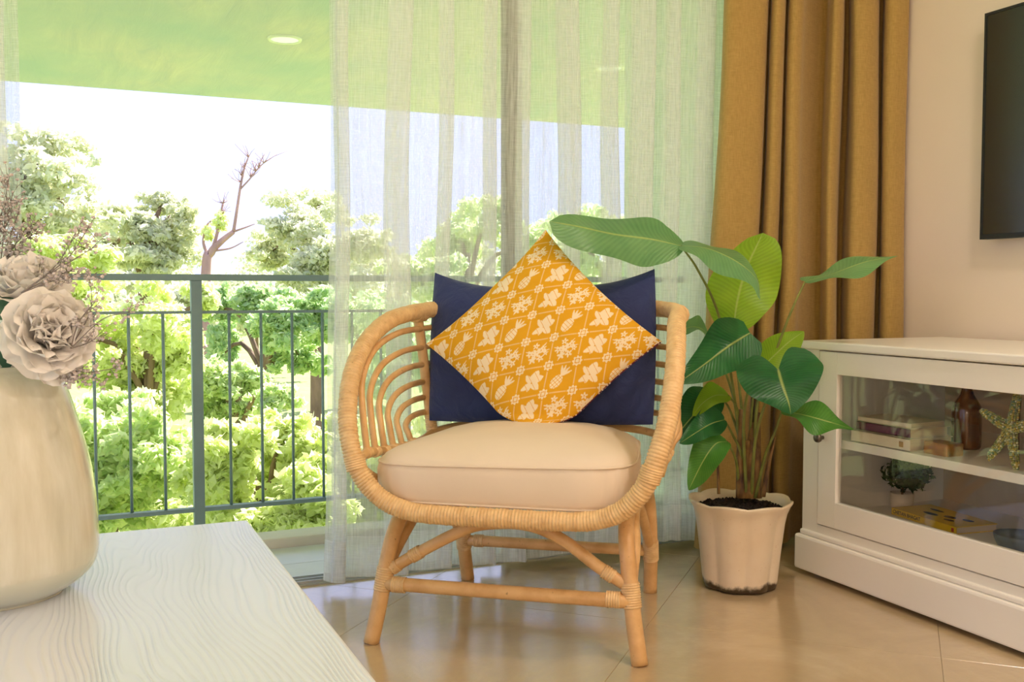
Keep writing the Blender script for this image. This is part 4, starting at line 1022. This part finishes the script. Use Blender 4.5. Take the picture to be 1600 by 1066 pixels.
downlight(3.378, 5.985, 2.4, 0.10, 'round white downlight on the balcony ceiling, seen through the sheer', 0)
def added_globe_lamp(x, y, z, r, power, label):
    th = thing('added_floor_lamp', (x, y, 0), label, 'lamp')
    lathe('base', [(0,0),(.14,0),(.14,.012),(.13,.018),(.012,.022),(0,.022)], M['black'], th, 40, (x,y,0))
    tube('pole', [(x,y,.02),(x,y,z/2),(x,y,z-r*.95)], .011, M['black'], th, 10, sm=2)
    lathe('globe_shade', [(r*math.sin(a)+1e-4, -r*math.cos(a)) for a in np.linspace(0, math.pi, 17)], M['addedglow'], th, 32, (x,y,z))
    ld = bpy.data.lights.new('added_lamp_light', 'POINT'); ld.shadow_soft_size = r*1.05; ld.energy = power; ld.color = ADDED_LAMP_COLOR
    lo_ = bpy.data.objects.new('added_lamp_light', ld); COL.objects.link(lo_); lo_.parent = th; lo_.location = (0,0,z)
added_globe_lamp(-1.0, -0.95, 1.02, 0.17, 320, 'added black floor lamp with a round white globe, unseen behind the camera')  # unseen lamp added to light the chair and cabinet from the front
for lx, ly, where in ((1.75, 0.9, 'overhead in front of the glass cabinet'), (2.0, -0.7, 'overhead along the right wall behind the viewer'), (0.9, -1.3, 'overhead furthest back in the room')):
    downlight(lx, ly, ZC, 0.15, 'round lit ceiling lamp added out of view ' + where, ADDED_LAMP_POWER, 'added ceiling lamps')  # unseen ceiling lamps added to light the room warmly

# ------------------------------------------------------------------ garden
GZ = -3.2
gd = struct(box('ground', -90, 110, -60, 150, GZ-0.3, GZ, M['grass']))
def plant(name, label, cat, mat, blobs, D, n, size, seed, trunk=True, group=None, fill=0.3, dz=0.8, bark='bark', lobes=22):
    rs = np.random.RandomState(seed); cen = []; rad = []
    for (px, py, rx, ry) in blobs:
        d_ = D*(1+rs.uniform(-.06,.06)); cen.append(at(px, py, d_)); k = d_/F; rad.append((rx*k, (rx+ry)/2*k*dz, ry*k))
    cen = np.array(cen); rad = np.array(rad); b = cen.mean(0)
    sub_c = []; sub_r = []
    for c_, r_ in zip(cen, rad):
        for _ in range(lobes):
            d_ = rs.normal(size=3); d_ /= np.linalg.norm(d_); sub_c.append(c_ + d_*r_*rs.uniform(.25,1.02)); sub_r.append(r_*rs.uniform(.14,.42)*np.array([1.15,1,.8]))
        sub_c.append(c_); sub_r.append(r_*0.5)
    sub_c = np.array(sub_c); sub_r = np.array(sub_r)
    th = thing(name, (b[0], b[1], GZ), label, cat, group)
    V, Q = leaf_cloud(n, sub_c, sub_r, size, rs, fill)
    keep = (V.reshape(-1,4,3)[:,:,1].min(1) > 4.25); Q = np.arange(keep.sum()*4).reshape(-1,4); V = V.reshape(-1,4,3)[keep].reshape(-1,3)
    o = fast_mesh('foliage', V, Q, M[mat], th); o['kind'] = 'stuff'
    top = cen[:,2].mean()
    P0 = np.array([b[0], b[1], GZ-.05]); P1 = np.array([b[0]+rs.uniform(-.1,.1), b[1], (GZ+top)/2])
    r0 = max(0.03, (top-GZ)*0.028)
    tube('trunk', [P0, P1, np.array([b[0], b[1], top])], [r0, r0*.8, r0*.5], M[bark], th, 8)
    for c in cen: tube('branch', [P1*.35+np.array([b[0],b[1],top])*.65, (c+b)/2, c], [r0*.4, r0*.3, r0*.15], M[bark], th, 6, sm=3)
    return th
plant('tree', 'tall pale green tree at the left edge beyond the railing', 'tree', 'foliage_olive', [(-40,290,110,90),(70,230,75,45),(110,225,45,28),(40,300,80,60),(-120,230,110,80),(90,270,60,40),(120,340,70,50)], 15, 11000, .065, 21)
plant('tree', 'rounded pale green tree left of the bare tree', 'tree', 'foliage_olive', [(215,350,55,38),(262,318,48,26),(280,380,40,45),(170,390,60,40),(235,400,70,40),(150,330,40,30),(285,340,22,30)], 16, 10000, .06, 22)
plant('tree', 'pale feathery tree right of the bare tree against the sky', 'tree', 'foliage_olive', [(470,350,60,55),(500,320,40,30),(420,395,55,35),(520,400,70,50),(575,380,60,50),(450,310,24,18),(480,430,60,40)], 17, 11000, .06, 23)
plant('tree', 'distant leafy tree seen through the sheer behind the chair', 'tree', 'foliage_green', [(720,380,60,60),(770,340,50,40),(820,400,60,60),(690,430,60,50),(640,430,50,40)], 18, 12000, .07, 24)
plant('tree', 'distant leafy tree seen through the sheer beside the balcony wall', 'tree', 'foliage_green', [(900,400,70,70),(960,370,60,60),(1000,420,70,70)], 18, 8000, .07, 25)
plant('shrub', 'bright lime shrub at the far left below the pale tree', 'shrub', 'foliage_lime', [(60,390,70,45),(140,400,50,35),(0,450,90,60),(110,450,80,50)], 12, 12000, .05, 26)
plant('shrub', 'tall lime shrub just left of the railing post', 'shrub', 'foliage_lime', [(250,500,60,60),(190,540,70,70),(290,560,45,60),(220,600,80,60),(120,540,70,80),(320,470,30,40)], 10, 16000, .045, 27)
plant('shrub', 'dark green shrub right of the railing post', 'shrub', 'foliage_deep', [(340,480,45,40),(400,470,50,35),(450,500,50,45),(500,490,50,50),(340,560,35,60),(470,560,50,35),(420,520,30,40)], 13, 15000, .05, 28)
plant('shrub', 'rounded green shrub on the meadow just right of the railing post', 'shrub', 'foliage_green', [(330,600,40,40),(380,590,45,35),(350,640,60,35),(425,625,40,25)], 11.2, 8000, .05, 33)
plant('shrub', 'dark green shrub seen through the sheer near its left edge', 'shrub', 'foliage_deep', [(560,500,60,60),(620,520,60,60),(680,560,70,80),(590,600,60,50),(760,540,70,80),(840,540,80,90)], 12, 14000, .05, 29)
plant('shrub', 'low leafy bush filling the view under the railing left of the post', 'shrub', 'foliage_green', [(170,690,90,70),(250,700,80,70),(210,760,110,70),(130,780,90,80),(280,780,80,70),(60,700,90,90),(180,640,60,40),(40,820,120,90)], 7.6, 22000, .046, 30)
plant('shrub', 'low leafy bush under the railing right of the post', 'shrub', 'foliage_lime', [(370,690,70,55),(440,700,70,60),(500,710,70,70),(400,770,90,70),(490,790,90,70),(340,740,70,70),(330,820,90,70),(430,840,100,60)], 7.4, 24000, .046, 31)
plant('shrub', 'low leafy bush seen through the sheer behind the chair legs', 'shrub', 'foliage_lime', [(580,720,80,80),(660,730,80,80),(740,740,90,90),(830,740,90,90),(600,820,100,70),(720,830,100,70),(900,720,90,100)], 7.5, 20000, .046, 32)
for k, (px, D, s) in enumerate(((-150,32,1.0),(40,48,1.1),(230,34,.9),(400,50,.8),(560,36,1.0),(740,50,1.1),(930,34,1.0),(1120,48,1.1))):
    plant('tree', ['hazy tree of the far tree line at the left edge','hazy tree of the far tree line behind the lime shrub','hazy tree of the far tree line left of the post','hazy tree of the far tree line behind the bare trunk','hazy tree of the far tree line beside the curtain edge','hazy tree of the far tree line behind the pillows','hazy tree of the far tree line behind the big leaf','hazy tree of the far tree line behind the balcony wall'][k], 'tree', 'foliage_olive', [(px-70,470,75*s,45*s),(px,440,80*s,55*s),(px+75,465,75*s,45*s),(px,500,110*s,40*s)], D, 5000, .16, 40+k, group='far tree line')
# bare tree
bt = thing('bare_tree', (at(322,430,15)[0], at(322,430,15)[1], GZ), 'bare leafless tree with reddish trunk against the sky', 'tree')
DT = 15
for pts, r in [([(318,700,DT),(322,430,DT),(330,395,DT),(345,378,DT),(365,362,DT)], [.16,.10,.06]), ([(365,362,DT),(370,330,DT),(376,290,DT),(382,262,DT),(388,246,DT)], [.045,.032,.016]), ([(376,295,DT),(390,280,DT),(404,262,DT),(412,255,DT)], [.024,.018,.010]), ([(330,395,DT),(338,370,DT),(345,335,DT),(348,318,DT)], [.05,.04,.02]), ([(365,362,DT),(385,355,DT),(398,350,DT)], [.03,.02,.01]), ([(328,405,DT),(318,380,DT),(322,355,DT),(330,345,DT)], [.05,.03,.02]), ([(335,392,DT),(360,388,DT),(380,378,DT)], [.03,.02,.01])]:
    tube('branch' if r[0] < .1 else 'trunk', [at(*q) for q in pts], [v*0.58 for v in r], M['deadbark'], bt, 8)
rs = np.random.RandomState(2); g = Geo()
for (px, py) in ((382,262),(388,246),(378,275),(404,262),(412,255),(400,268),(376,285),(348,318),(346,335),(392,278)):
    for _ in range(7):
        p0 = at(px, py, DT); p1 = p0 + np.array([rs.normal(0,.09), rs.normal(0,.09), abs(rs.normal(.12,.06))])
        V, Fc = tube_geo([p0, (p0+p1)/2 + rs.normal(0,.012,3), p1], [.007,.004,.003], 4); g.add(V, Fc)
o = mesh_obj('twigs', g.V, g.F, M['deadbark'], bt); o['kind'] = 'stuff'
V, Q = leaf_cloud(260, [at(345,345,DT), at(325,365,DT)], [(.12,.1,.16),(.1,.1,.12)], .05, rs); o = fast_mesh('foliage', V, Q, M['foliage_lime'], bt); o['kind'] = 'stuff'
